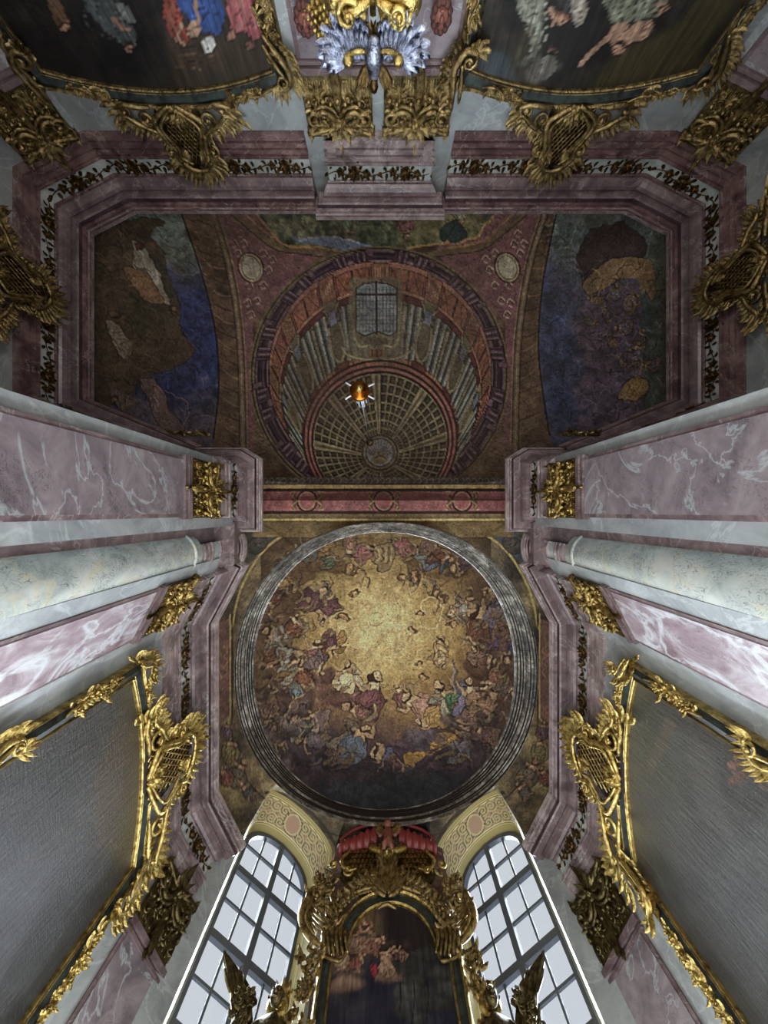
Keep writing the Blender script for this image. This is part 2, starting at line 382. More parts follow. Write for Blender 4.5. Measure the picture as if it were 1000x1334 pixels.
def fig(x, y, s, a, cloth, skin=(160, 124, 88), wg=None, seed=0, hair=(64, 42, 28)):
    """one painted figure: wings, billowing drapery, torso, arms, legs and head; a is the way the head points"""
    r = np.random.RandomState(seed+11)
    T = lambda u, v: (x+s*(u*cos(a)-v*sin(a)), y+s*(u*sin(a)+v*cos(a)))
    if wg is not None:
        sd = r.choice([-1, 1])
        wing(*T(.12, .05*sd), a+sd*(2.0+r.rand()*.5), s*.75, s*.3, wg); wing(*T(.14, -.05*sd), a+sd*(1.2+r.rand()*.4), s*.6, s*.24, sh(wg, .85))
    k = 9; pts = []
    for i in range(k):
        t = 2*pi*i/k; q = .27+.13*r.rand(); pts.append(T(-.22+q*1.15*cos(t), q*sin(t)))
    blob(pts, cloth, 1.1, 5, seed)
    for sd in (-1, 1):                                   # legs
        kq = T(-.42, .2*sd+.1*r.randn()); fq = T(-.62, .1*sd+.14*r.randn())
        line([T(-.28, .1*sd), kq, fq], s*.17, DK, .45, taper=True); line([T(-.28, .1*sd), kq, fq], s*.13, sh(skin, .72), .9, taper=True); line([T(-.28, .1*sd-.02), kq], s*.05, sh(skin, .95), .6)
    ell(*T(.1, 0), s*.21, s*.16, DK, .7, a); ell(*T(.1, 0), s*.185, s*.135, skin, 1, a); ell(*T(.13, -.04), s*.1, s*.06, sh(skin, 1.25), .7, a)
    for sd in (-1, 1):                                   # arms
        e = T(.14+.12*r.randn(), .24*sd); h = T(.24+.16*r.randn(), .28*sd+.08*r.randn())
        line([T(.2, .1*sd), e, h], s*.14, DK, .45, taper=True); line([T(.2, .1*sd), e, h], s*.1, sh(skin, .92), .95, taper=True)
    blob([T(.02, -.14), T(.1, .02), T(.0, .16), T(-.2, .2), T(-.3, -.02), T(-.16, -.2)], sh(cloth, 1.1), .7, 3, seed+3)
    head(*T(.36, r.randn()*.04), s*.098, a+r.randn()*.6, sh(skin, .98), hair)
def putto(x, y, s, skin=(160, 120, 84), wg=(120, 104, 84), seed=0):
    r = np.random.RandomState(seed)
    for sd in (-1, 1): wing(x+sd*s*.5, y+s*.2, (0.2 if sd > 0 else pi-0.2)-sd*r.rand()*.6, s*1.6, s*.8, wg)
    head(x, y, s, r.rand()*3, skin, (96, 66, 40))
def clouds(x, y, rx, ry, n, col, seed=0, lo=5, hi=16):
    r = np.random.RandomState(seed)
    for i in range(n):
        t = r.rand()*2*pi; q = sqrt(r.rand()); cx = x+rx*q*cos(t); cy = y+ry*q*sin(t); rr = lo+r.rand()*(hi-lo)
        c = sh(col, .8+.45*r.rand())
        ell(cx, cy, rr*1.1, rr*.85, sh(c, .6), .55, soft=1.5); ell(cx-1, cy-1.5, rr*.95, rr*.7, c, .7, soft=2.0); ell(cx-rr*.25, cy-rr*.3, rr*.5, rr*.3, sh(c, 1.25), .45, soft=2.0)

YY, XX = np.mgrid[0:CH, 0:CW].astype(np.float32); PX = XX/S-MG; PY = YY/S-MG
N1 = fbm(60, 5, 1); N2 = fbm(22, 4, 2); N3 = fbm(9, 3, 3)
def region(x0, y0, x1, y1): return slice(int((y0+MG)*S), int((y1+MG)*S)), slice(int((x0+MG)*S), int((x1+MG)*S))
def wash(reg, stops, val):
    v = val[reg]; xs = [s_[0] for s_ in stops]; cs = np.array([s_[1] for s_ in stops], float)
    CV[reg] = np.stack([np.interp(v, xs, cs[:, k]) for k in range(3)], -1)

# ---- 1 presbytery dome: golden heaven
R = region(310, 670, 700, 1085)
d = np.sqrt(((PX-492)/1.0)**2+((PY-808)/1.02)**2)+(N2-.5)*40+(N1-.5)*50
wash(R, [(0, (208, 180, 120)), (40, (194, 166, 106)), (85, (164, 134, 78)), (120, (142, 110, 64)), (160, (112, 86, 58)), (220, (84, 64, 50))], d)
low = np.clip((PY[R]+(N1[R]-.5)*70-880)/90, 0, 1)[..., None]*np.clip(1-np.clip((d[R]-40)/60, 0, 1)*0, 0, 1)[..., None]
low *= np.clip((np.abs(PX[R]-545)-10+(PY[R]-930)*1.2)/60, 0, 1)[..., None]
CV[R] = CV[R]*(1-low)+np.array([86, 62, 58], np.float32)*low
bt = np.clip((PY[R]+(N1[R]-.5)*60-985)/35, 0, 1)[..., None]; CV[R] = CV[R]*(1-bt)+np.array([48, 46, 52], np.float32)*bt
ell(489, 806, 6, 8, (206, 180, 118), .8, soft=2); line(ellp(489, 806, 9, 10), 1, (150, 122, 70), .6)
for k in range(46):                                    # swirling brushwork in the gold
    t = rng.rand()*2*pi; q = 25+rng.rand()*85; x = 492+q*cos(t); y = 805+q*sin(t)*.95
    L = 8+rng.rand()*22; b2 = t+pi/2+rng.randn()*.3
    line([(x-L*cos(b2), y-L*sin(b2)), (x+3*cos(t), y+3*sin(t)), (x+L*cos(b2), y+L*sin(b2))], 1.6, [(120, 94, 52), (220, 200, 140)][k % 2], .35, taper=True)
clouds(372, 900, 36, 50, 34, (98, 72, 62), 1); clouds(405, 985, 45, 40, 40, (104, 84, 86), 2, 7, 18); clouds(450, 1000, 70, 22, 36, (74, 56, 60), 3)
clouds(570, 985, 60, 26, 40, (84, 62, 70), 4, 7, 18); clouds(600, 940, 45, 35, 26, (104, 78, 72), 5); clouds(505, 1032, 80, 18, 30, (52, 52, 60), 6, 8, 22)
clouds(440, 895, 30, 24, 16, (112, 78, 66), 7); clouds(645, 870, 22, 60, 26, (104, 72, 52), 8); clouds(365, 800, 24, 50, 30, (110, 82, 56), 9)
clouds(640, 790, 26, 46, 24, (112, 82, 56), 10); clouds(548, 965, 14, 14, 6, (112, 96, 104), 12, 10, 16); clouds(400, 735, 40, 16, 16, (140, 104, 66), 13); clouds(585, 730, 50, 16, 20, (136, 104, 62), 14)
SK = (168, 134, 94); BR = (110, 70, 50); GY = (140, 130, 112); MV = (96, 62, 62); GR = (86, 94, 70); BL = (92, 100, 110); OR = (150, 116, 66); LV = (110, 100, 108); PK = (136, 98, 86); TL = (112, 116, 100)
F1 = [(352,782,34,2.4,BR,None),(372,760,32,.6,OR,None),(357,828,36,3.4,GY,(130,118,96)),(384,815,30,5.0,BR,(140,124,96)),(350,862,34,2.0,BR,None),(378,858,34,.4,GY,GY),
 (362,893,34,3.0,(96,74,60),None),(394,880,38,4.6,BR,(150,140,118)),(349,925,34,1.4,(110,84,64),None),(378,938,44,5.4,(120,104,92),(150,142,124)),(412,935,38,3.9,(130,108,96),None),
 (404,965,40,2.8,(108,92,96),None),(436,975,34,4.9,(96,70,60),None),(365,968,30,1.0,(104,80,66),None),(372,728,28,5.2,BR,None),(396,718,30,4.0,TL,None),(418,712,26,3.0,OR,TL),(430,728,26,5.5,GR,None),
 (414,776,44,5.6,MV,(160,126,86)),(426,800,34,2.2,MV,None),(432,842,34,1.0,MV,OR),(408,846,32,5.0,(108,72,62),BR),(412,866,32,.7,(96,78,72),(104,88,82)),
 (450,880,40,4.9,(186,160,110),(190,170,126)),(484,902,62,4.9,(100,62,60),None),(462,925,30,3.3,(112,76,66),None),(520,905,34,4.4,(100,66,60),None),(545,918,50,3.7,(150,112,92),None),(560,938,44,2.9,OR,None),
 (463,966,56,5.2,BL,(112,98,80)),(500,985,38,3.4,(84,84,110),None),(520,1000,32,.6,(96,62,62),None),(585,908,46,3.8,(70,92,62),(140,134,108)),(617,905,48,4.4,(132,100,74),(112,100,118)),
 (638,912,40,5.4,(144,106,78),None),(600,965,50,5.0,LV,None),(628,955,38,3.7,(120,80,72),None),(610,935,30,2.0,(124,92,72),None),(652,845,44,1.2,(84,66,92),(96,80,104)),(630,858,36,.3,PK,(120,92,66)),
 (608,790,34,5.0,GY,(150,134,104)),(634,800,52,3.2,(110,100,106),None),(622,830,40,1.7,BR,None),(590,800,22,1.2,SK,(144,116,76)),(642,766,30,2.4,BR,None),(545,720,34,4.1,TL,None),(575,726,34,.4,BR,BL),
 (600,735,32,2.6,(96,76,72),None),(560,712,28,5.9,PK,None),(520,712,34,3.5,(150,90,86),None),(478,716,36,5.6,(146,92,84),None),(455,712,28,1.8,(150,112,82),None),(572,842,30,4.7,(164,130,84),None),(574,862,24,1.0,SK,None),
 (640,885,34,2.2,(130,86,66),None),(655,820,30,4.2,(104,78,60),None),(345,805,26,5.5,(92,66,52),None),(352,945,28,4.4,(96,70,58),None),(385,905,30,1.4,(96,110,110),None),(660,900,26,.8,(96,76,66),None)]
for i, (x, y, s, a, c, w) in enumerate(F1): fig(x, y, s*1.0, a, c, SK if i % 3 else (178, 146, 104), w, i)
for i, (x, y, s) in enumerate([(462,774,4),(453,742,4.5),(468,744,4),(528,750,4),(541,752,5),(568,775,4),(575,782,4),(548,800,3.5),(537,820,3.5),(447,805,4),(552,880,4),(545,862,3),(590,812,4)]): putto(x, y, s, (166, 130, 84), (136, 110, 70), i)
line([(556, 800), (548, 790), (556, 780), (568, 782), (574, 796), (572, 812), (560, 818), (548, 812)], 1.6, (226, 200, 140), .7)
blob([(487,712),(500,708),(514,712),(513,732),(500,744),(488,732)], (150, 124, 82), 1.2)
for k in range(6): line([(489+k*4.4, 713), (489.5+k*4.2, 735-abs(k-2.5))], 1.6, [(100, 40, 40), (196, 178, 120)][k % 2], .8, False)
blob([(575,955),(600,960),(560,975),(530,985),(535,1000),(552,985)], (176, 130, 64), 1, 4, 5)
line([(590, 862), (592, 905)], 6, (96, 84, 72), .8); line([(588, 862), (590, 905)], 2, (160, 150, 128), .7)

clouds(350, 930, 14, 60, 10, (90, 70, 58), 51, 4, 9); clouds(390, 950, 40, 40, 16, (104, 84, 78), 52, 4, 9); clouds(610, 950, 40, 30, 14, (96, 74, 66), 53, 4, 9); clouds(490, 1010, 60, 12, 16, (62, 52, 56), 54, 5, 11); clouds(640, 840, 20, 60, 12, (112, 82, 62), 55, 3, 8)
for k in range(150):                                   # loose draperies and limbs between the main figures
    t = rng.rand()*2*pi; q = rng.uniform(112, 172); x = 500+q*cos(t)*.98; y = 874+q*sin(t)*1.02
    if y > 1000: continue
    L = 5+rng.rand()*10; b2 = rng.rand()*pi; c = [(150, 120, 84), (64, 42, 34), (124, 88, 66), (92, 66, 60), (120, 112, 92), (172, 142, 98)][k % 6]
    line([(x-L*cos(b2), y-L*sin(b2)), (x+4*sin(b2), y-4*cos(b2)), (x+L*cos(b2), y+L*sin(b2))], 2.2+2*rng.rand(), c, .6, taper=True); line([(x-L*cos(b2)+1, y-L*sin(b2)+2), (x+4*sin(b2)+1, y-4*cos(b2)+2), (x+L*cos(b2), y+L*sin(b2)+2)], 1.0, DK, .55, taper=True)
def warp(reg, amp, seed, cell=14):
    a_ = fbm(cell, 3, seed)[reg]-.5; b_2 = fbm(cell, 3, seed+1)[reg]-.5; H_, W_ = a_.shape; src = CV[reg].copy()
    yy_, xx_ = np.mgrid[0:H_, 0:W_]; yi = np.clip(yy_+a_*amp*2*S, 0, H_-1).astype(int); xi = np.clip(xx_+b_2*amp*2*S, 0, W_-1).astype(int); CV[reg] = src[yi, xi]
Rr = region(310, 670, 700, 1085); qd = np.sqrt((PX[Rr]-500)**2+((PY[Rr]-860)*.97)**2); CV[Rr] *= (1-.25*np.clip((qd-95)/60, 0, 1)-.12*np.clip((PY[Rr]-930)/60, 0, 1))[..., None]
warp(region(310, 670, 700, 1085), 7, 61)

# ---- 2 pendentives and wall strips round the dome ring
for (x0, y0, x1, y1, sd) in ((225, 670, 340, 1110, 20), (640, 670, 790, 1110, 21), (300, 1000, 470, 1130, 22), (560, 1000, 720, 1130, 23), (340, 660, 660, 700, 24), (330, 1085, 680, 1180, 25)):
    Rr = region(x0, y0, x1, y1); m_c = (np.sqrt(((PX[Rr]-502)/183)**2+((PY[Rr]-876)/197)**2) > .985)[..., None]
    v = N2[Rr]*.6+N1[Rr]*.4; c = np.stack([np.interp(v, [.3, .45, .55, .7], [(58, 52, 44)[k], (92, 80, 62)[k], (112, 94, 66)[k], (150, 132, 90)[k]]) for k in range(3)], -1)
    CV[Rr] = np.where(m_c, c, CV[Rr])
for mx_ in (0, 1):
    q = (lambda x: 1003-x) if mx_ else (lambda x: x)
    fill([(q(330), 690), (q(380), 684), (q(345), 712), (q(318), 740)], [(70, 74, 64), (70, 80, 96)][mx_], .9, 2)
    line([(q(420), 683), (q(375), 695), (q(340), 722), (q(313), 770), (q(302), 820)], 3, (172, 150, 84), .9)
    blob([(q(330), 702), (q(345), 700), (q(347), 712), (q(334), 722), (q(322), 714)], (70, 64, 56), 1.2, 3)
    fill([(q(282), 812), (q(300), 806), (q(300), 930), (q(282), 950)], (128, 92, 82))          # rose panel
    line([(q(300), 800), (q(300), 935), (q(283), 965)], 1.8, (176, 154, 96), .9, False)
    line([(q(303), 800), (q(303), 935), (q(292), 1010)], 1.2, (60, 44, 36), .8, False)
    for k in range(3): line([(q(291), 842+k*14), (q(297), 848+k*14), (q(290), 855+k*14), (q(286), 848+k*14)], 1.3, (168, 136, 92), .8)
    for (x, y, s, a, c) in ((300, 975, 34, 4.7, (104, 92, 60)), (312, 1005, 36, 5.2, (90, 78, 62)), (293, 1010, 26, 4.2, (110, 66, 58)), (322, 1030, 28, 4.0, (70, 66, 60)), (296, 950, 22, 4.9, (96, 74, 86))):
        fig(q(x), y, s, a, c, (150, 118, 84), None, int(x))
    line([(q(345), 1033), (q(375), 1037), (q(415), 1068), (q(440), 1106)], 4, (78, 62, 50), .9)
    line([(q(320), 1015), (q(350), 1045), (q(400), 1075), (q(450), 1092)], 2, (60, 48, 44), .8)

# ---- 4 nave vault with the painted architecture
R = region(90, 235, 910, 632)
wash(R, [(.25, (60, 44, 36)), (.45, (98, 74, 54)), (.55, (112, 86, 60)), (.75, (134, 108, 76))], N2*.5+N1*.5)
for mx_ in (0, 1):                                     # brown arch bands either side, with painted diagonals
    q = (lambda x: 988-x) if mx_ else (lambda x: x)
    for k in range(26):
        y = 285+k*12; x = 248+min(k, 14)*2.6; line([(q(x), y), (q(x+22), y+10+(k % 3)*6), (q(x+42), y+16)], 2.2, [(58, 40, 32), (150, 118, 82), (108, 62, 52)][k % 3], .5, taper=True)
    fill([(q(285), 275), (q(400), 275), (q(420), 330), (q(330), 420), (q(330), 600), (q(312), 600), (q(318), 470)], (128, 84, 84))   # rose pendentive
    line([(q(278), 275), (q(300), 350), (q(314), 450), (q(318), 600)], 9, (120, 98, 72)); 
    for o, c in ((-5, (48, 34, 30)), (-1, (160, 134, 96)), (3, (60, 44, 36)), (5, (150, 122, 86))): line([(q(278+o), 275), (q(300+o), 350), (q(314+o), 450), (q(318+o), 600)], 1.3, c, .8)
    line([(q(300), 275), (q(330), 300), (q(360), 322), (q(400), 328), (q(440), 335)], 9, (116, 92, 64)); line([(q(300), 279), (q(330), 304), (q(360), 326), (q(400), 332), (q(440), 338)], 1.5, (50, 36, 30), .8)
    line([(q(312), 272), (q(345), 302), (q(371), 318), (q(410), 324)], 3, (168, 124, 66), .9)
    for (x, y) in ((313, 318), (338, 330), (310, 345), (345, 352), (320, 372), (338, 372), (305, 330), (350, 338), (318, 395), (322, 410), (330, 392), (308, 305), (300, 318)):
        line([(q(x), y), (q(x+6), y-5), (q(x+9), y+2), (q(x+3), y+5)], 1.8, (196, 172, 138), .75); line([(q(x)-1, y+2), (q(x+6), y-3), (q(x+9), y+4)], 1.2, (52, 34, 30), .7)
    ell(q(327), 349, 17, 21, (56, 42, 34), 1, -.35); ell(q(327), 349, 15, 19, (170, 146, 110), 1, -.35); ell(q(327), 349, 12.5, 16.5, (74, 58, 46), 1, -.35); ell(q(327), 349, 11.5, 15.5, (176, 164, 134), 1, -.35); ell(q(324), 344, 6, 8, (202, 192, 164), .6, -.3, 2)
    for k in range(14): line([(q(325+k*1.0), 480+k*8), (q(335+k), 485+k*8), (q(330), 492+k*8)], 1.4, [(150, 120, 92), (58, 34, 34)][k % 2], .5)
# the top picture: green landscape with water
P = [(325,268),(371,319),(408,321),(454,330),(500,335),(536,323),(570,318),(612,313),(637,290),(652,268)]
fill(P, (92, 98, 70)); m = mask(P)
x0, y0, x1, y1, c = m; v = N3[y0:y1, x0:x1]*.6+N2[y0:y1, x0:x1]*.4
CV[y0:y1, x0:x1] = CV[y0:y1, x0:x1]*(1-c[..., None])+c[..., None]*np.stack([np.interp(v, [.3, .5, .7], [(54, 62, 44)[k], (96, 100, 70)[k], (134, 130, 92)[k]]) for k in range(3)], -1)
fill([(378,311),(420,306),(450,312),(475,318),(500,324),(512,330),(500,335),(454,330),(420,320)], (110, 124, 152), .95, 1); line([(390, 312), (430, 309), (470, 318)], 1.6, (190, 190, 180), .7)
fill([(515, 270), (640, 270), (610, 312), (560, 318), (520, 326)], (136, 122, 76), .55, 5)
fig(530, 297, 32, 1.5, (120, 78, 78), (140, 106, 74), None, 91); fig(450, 296, 26, 1.2, (84, 112, 82), (130, 110, 80), None, 92); fig(600, 284, 30, 1.4, (130, 130, 104), (140, 110, 80), None, 93)
blob([(575,295),(590,288),(605,295),(608,310),(590,318),(574,312)], (50, 62, 56), 1.2, 3)
for k in range(8): line([(340+k*17, 280), (345+k*17, 290), (343+k*17, 300)], 1.2, (46, 50, 36), .6); 
for k in range(12): line([(420+k*12, 284+(k % 3)*6), (430+k*12, 285+(k % 3)*6)], 1.0, (150, 150, 110), .6, False)
line(P, 2.5, (178, 136, 74), .9)

def DM(r_, cy_, t_): return (495.5+r_*cos(t_), cy_-r_*sin(t_))
def drum(s_, t_): return DM(145-48*s_, 486+85*s_, t_)       # s: 0 upper cornice -> 1 foot of the coffered cap
def cap_(s_, t_): return DM(87-64*s_, 574+17*s_, t_)
def quad(fn, s0, s1, t0, t1, col, out=.8, n=5, a=1.0, edge=DK):
    t = np.linspace(t0, t1, n); P = [fn(s0, k) for k in t]+[fn(s1, k) for k in t[::-1]]
    if out: line(P+[P[0]], out*1.6, edge, .85*a, False)
    fill(P, col, a)
C0 = ellp(494, 490, 166, 166, 0, 72); fill(C0, (62, 42, 50)); line(np.vstack([C0, C0[:1]]), 7, (116, 96, 68)); line(np.vstack([C0, C0[:1]]), 1.6, (44, 30, 28)); 
for rr_, cc_, ww_ in ((161, (104, 80, 88), 2), (158, (44, 28, 38), 2), (152, (92, 68, 78), 1.6), (149, (52, 32, 42), 3), (146.5, (128, 96, 100), 1.8)):
    E = ellp(495, 490-(166-rr_)*.2, rr_, rr_, 0, 72); line(np.vstack([E, E[:1]]), ww_, cc_, .9, False)
ringo = lambda f_, t_: DM(145+21*f_, 486+4*f_, t_)
for k in range(12):                                    # paired purple brackets on the outer ring
    tc = radians(90+(k-5.5)*30)
    for o in (-.085, .085):
        lo_ = -.75 if sin(tc) > .2 else .1
        quad(ringo, lo_, .85, tc+o-.055, tc+o+.055, (82, 58, 68), 1.2)
        for j in range(4): quad(ringo, lo_+.1+.05*j, .8, tc+o-.045+j*.025, tc+o-.035+j*.025, [(140, 110, 112), (44, 26, 36)][j % 2], 0, 3, .8)
    quad(ringo, .45, 1.0, tc-.2, tc-.16, (104, 76, 82), .8); quad(ringo, 0, .3, tc-.03, tc+.03, (120, 90, 92), .8)
D0 = [drum(0, t_) for t_ in np.linspace(0, 2*pi, 72)]; fill(D0, (112, 100, 74))
for t_ in np.linspace(0, 2*pi, 97)[:-1]: line([drum(.35, t_), drum(1, t_)], 1.0, (72, 62, 46), .5, False)
for k in range(12):                                    # piers with paired columns under broken red entablatures
    tc = radians(90+(k-5.5)*30)
    quad(drum, .4, .97, tc-.20, tc+.20, (126, 116, 88), 1)
    for o in (-.15, -.065, .065, .15):
        quad(drum, .3, .93, tc+o-.036, tc+o+.036, (116, 118, 106), 1.2); quad(drum, .32, .91, tc+o-.022, tc+o-.006, (166, 166, 148), 0, 3, .8); quad(drum, .32, .91, tc+o+.014, tc+o+.034, (64, 66, 64), 0, 3, .8)
        quad(drum, .92, 1.0, tc+o-.044, tc+o+.044, (148, 98, 66), .8)
    for s0, s1, w_, c_ in ((.0, .36, .24, (124, 70, 58)), (.05, .30, .19, (148, 88, 66)), (.30, .36, .24, (92, 44, 40))):
        quad(drum, s0, s1, tc-w_*.5-.06, tc-.01, c_, 1.1); quad(drum, s0, s1, tc+.01, tc+w_*.5+.06, c_, 1.1)
    for o in (-.1, .1):
        line([drum(.07, tc+o-.05), drum(.28, tc+o+.05)], 1.2, (176, 112, 82), .7, False); line([drum(.07, tc+o+.05), drum(.28, tc+o-.05)], 1.2, (88, 40, 36), .7, False)
    quad(drum, .0, .05, tc-.2, tc+.2, (160, 104, 84), .8); quad(drum, .26, .29, tc-.18, tc+.18, (176, 116, 88), .5)
for k in range(12):                                    # bays between the piers
    tc = radians(90+(k-6)*30)
    quad(drum, .02, .26, tc-.075, tc+.075, (142, 92, 66), 1)
    for j in range(5): quad(drum, .06, .2, tc-.06+j*.026, tc-.05+j*.026, (190, 140, 104), .4, 3, .8)
    if k != 6:
        P = [drum(.5, tc-.07), drum(.75, tc-.09), drum(.88, tc), drum(.75, tc+.09), drum(.5, tc+.07)]; blob(P, (96, 86, 62), 1); line(P, 3, (150, 136, 98), .8)
        line([drum(.3, tc-.09), drum(.46, tc), drum(.3, tc+.09)], 2, (168, 152, 108), .8, False); quad(drum, .36, .5, tc-.04, tc+.04, (110, 118, 132), .8, 3)
    quad(drum, .9, .98, tc-.1, tc+.1, (104, 56, 46), .8)
P = [(464,376),(474,370),(489,368),(505,370),(517,376),(517,432),(508,438),(491,432),(475,438),(464,432)]
fill([(456, 362), (524, 362), (527, 470), (452, 470)], (120, 110, 82), .8, 1); line([(462, 440), (470, 452), (490, 447), (512, 452), (520, 440)], 3, (160, 146, 104), .9); fill([(476, 440), (504, 440), (506, 450), (474, 450)], (88, 78, 58), .8, 1)
fill(P, (134, 142, 144)); line(P+[P[0]], 1.8, (54, 42, 36), 1, False)
for k in range(1, 12): line([(464+k*4.4, 374), (464+k*4.4, 434)], .8, (70, 76, 80), .7, False)
for k in range(1, 13): line([(465, 372+k*5), (516, 372+k*5)], .8, (70, 76, 80), .7, False)
line([(490.5, 366), (490.5, 436)], 3, (58, 44, 38), 1, False); line([(463, 384), (518, 384)], 2.6, (64, 50, 42), 1, False)
fill([(482, 455), (500, 455), (501, 466), (481, 466)], (128, 84, 54)); 
for j in range(3): line([(485+j*6, 456), (485+j*6, 465)], 1.5, (66, 40, 28), .9, False)
line([(445, 452), (452, 462), (470, 468), (491, 470), (512, 468), (530, 462), (538, 452)], 2.5, (170, 150, 108), .8)
for rr_, cc_ in ((100, (66, 36, 34)), (97, (140, 84, 70)), (94, (74, 34, 36)), (91, (152, 96, 80)), (88.5, (58, 30, 30))):
    E = ellp(495.5, 571+(97-rr_)*.28, rr_, rr_, 0, 64); line(np.vstack([E, E[:1]]), 3, cc_, 1, False)
fill(ellp(495.5, 574, 87, 87, 0, 64), (128, 114, 82))
ncof = 48
for j in range(7):                                     # coffers
    for k in range(ncof):
        t0 = 2*pi*k/ncof
        if k % 6 in (0,): continue
        s0 = 1-(1-j/7.2)**1.15; s1 = 1-(1-(j+1)/7.2)**1.15
        quad(cap_, s0+.022, s1-.012, t0+.018, t0+2*pi/ncof-.018, (50, 42, 32), 0, 3)
        quad(cap_, s0+.045, s1-.02, t0+.03, t0+2*pi/ncof-.05, (78, 66, 46), 0, 3)
for k in range(8): quad(cap_, 0, .97, 2*pi*k/8-.008, 2*pi*k/8+.135, (146, 130, 94), .8); quad(cap_, .02, .95, 2*pi*k/8+.04, 2*pi*k/8+.09, (104, 90, 64), 0)
for k in range(0):
    t_ = 2*pi*k/16; p = DM(92, 573, t_); blob([(p[0]-5, p[1]-5), (p[0]+5, p[1]-5), (p[0]+5, p[1]+5), (p[0]-5, p[1]+5)], (128, 72, 56), 1, 2)
ell(495, 590, 24, 24, (54, 44, 34)); ell(495, 590, 22, 22, (128, 116, 90)); ell(495, 590, 19, 19, (70, 60, 46)); ell(495, 590, 17.5, 17.5, (150, 150, 150)); 
for k in range(12): t_ = pi*(k+.5)/12; line([(495+17*cos(t_), 590-17*sin(t_)), (495+7*cos(t_), 596-5*sin(t_))], 1.8, [(128, 100, 66), (96, 104, 124)][k % 2], .9, False)
ell(495, 597, 11, 8, (140, 122, 86)); line([(487, 598), (495, 594), (503, 598)], 1.4, (60, 48, 36), .8)

# ---- 3 transverse arch soffit
R = region(330, 622, 670, 700)
wash(R, [(0, (104, 84, 62)), (1, (104, 84, 62))], PX*0)
for (a, b_2, c) in ((622, 632, (92, 82, 70)), (632, 637, (170, 140, 86)), (637, 641, (66, 50, 44)), (641, 666, (150, 92, 88)), (666, 670, (70, 50, 44)), (670, 676, (128, 106, 72)), (676, 679, (190, 166, 100)), (679, 700, (120, 98, 60))):
    Rr = region(330, a, 670, b_2); CV[Rr] = np.array(c)
for k in range(40): line([(343+k*8, 626), (346+k*8, 623), (349+k*8, 627), (346+k*8, 630)], 1.1, (150, 136, 112), .6)
for x in (400, 500, 602):
    for xx in (-19, 15): fill([(x+xx, 641), (x+xx+5, 641), (x+xx+5, 666), (x+xx, 666)], (104, 78, 56))
    ell(x, 653, 14, 15, (64, 46, 38)); ell(x, 653, 11.5, 12.5, (158, 130, 92)); ell(x, 653, 10, 11, (156, 92, 88))
    for sd in (-1, 1):
        for j in (-1, 1): line([(x+sd*12, 653), (x+sd*19, 653+j*6), (x+sd*15, 653+j*12), (x+sd*22, 653+j*11)], 1.4, (170, 142, 96), .8)

# the two lunettes
LL = [(100, 290), (150, 262), (232, 262), (240, 290), (256, 335), (273, 395), (283, 450), (285, 510), (282, 545), (278, 590), (100, 590)]
LR = [(757, 262), (725, 262), (716, 320), (707, 370), (702, 425), (703, 480), (708, 530), (716, 568), (724, 590), (900, 590), (900, 262)]
def lun(P, fn):
    x0, y0, x1, y1, c = mask(P); X = PX[y0:y1, x0:x1]; Y = PY[y0:y1, x0:x1]; v = N2[y0:y1, x0:x1]*.6+N3[y0:y1, x0:x1]*.4
    col = fn(X, Y, v); CV[y0:y1, x0:x1] = CV[y0:y1, x0:x1]*(1-c[..., None])+c[..., None]*col
def lf(X, Y, v):
    k = np.clip((Y-340+(v-.5)*60)/30, 0, 1)[..., None]; b3 = np.clip((Y-500+(v-.5)*80)/30, 0, 1)[..., None]
    teal = np.array([112, 124, 112])*(0.6+.8*v[..., None]); blue = np.array([52, 60, 104])*(0.55+.9*v[..., None]); pur = np.array([88, 78, 92])*(0.6+.8*v[..., None])
    c = teal*(1-k)+blue*k; return c*(1-b3)+pur*b3
def rf(X, Y, v):
    k = np.clip((Y-330+(v-.5)*120)/50, 0, 1)[..., None]; b3 = np.clip((X-745+(v-.5)*60)/20, 0, 1)[..., None]
    teal = np.array([98, 112, 106])*(0.6+.8*v[..., None]); blue = np.array([60, 70, 104])*(0.55+.9*v[..., None]); pur = np.array([88, 76, 92])*(0.6+.8*v[..., None])
    pur = np.where((X > 835)[..., None], teal*.7, pur); c = blue*(1-b3)+pur*b3; return teal*(1-k)+c*k
lun(LL, lf); lun(LR, rf)
blob([(118,300),(150,290),(205,286),(215,292),(195,305),(214,335),(225,372),(232,400),(240,440),(252,459),(235,475),(200,487),(180,500),(170,515),(122,520),(112,400)], (82, 66, 48), 1.2)
for k in range(22):
    y = 300+k*9.5; line([(124, y+10), (150, y-6), (176+(k % 4)*8, y+4), (205+(k % 3)*6, y+18)], 2, [(46, 36, 28), (122, 100, 70), (58, 62, 42)][k % 3], .55, taper=True)
blob([(200,340),(215,348),(226,372),(222,395),(208,380),(200,360)], (62, 60, 44), 0)
fill([(175, 380), (215, 385), (225, 420), (180, 440), (160, 410)], (66, 70, 44), .6, 4)
blob([(172,315),(186,318),(200,345),(216,375),(222,398),(212,392),(196,366),(178,345)], (150, 140, 122), 1, 4, 2)
blob([(160,350),(180,352),(205,375),(214,395),(196,392),(176,376)], (140, 104, 70), 1, 4, 3); head(224, 404, 4.5, .5, (120, 88, 62)); head(180, 318, 4.5, 3.5, (104, 50, 48))
blob([(140,418),(155,425),(170,450),(166,468),(152,462),(144,440)], (160, 146, 122), 1, 5, 4); head(150, 410, 4.5, 4, (120, 92, 66)); line([(150, 440), (170, 445), (164, 468)], 3, (130, 98, 70))
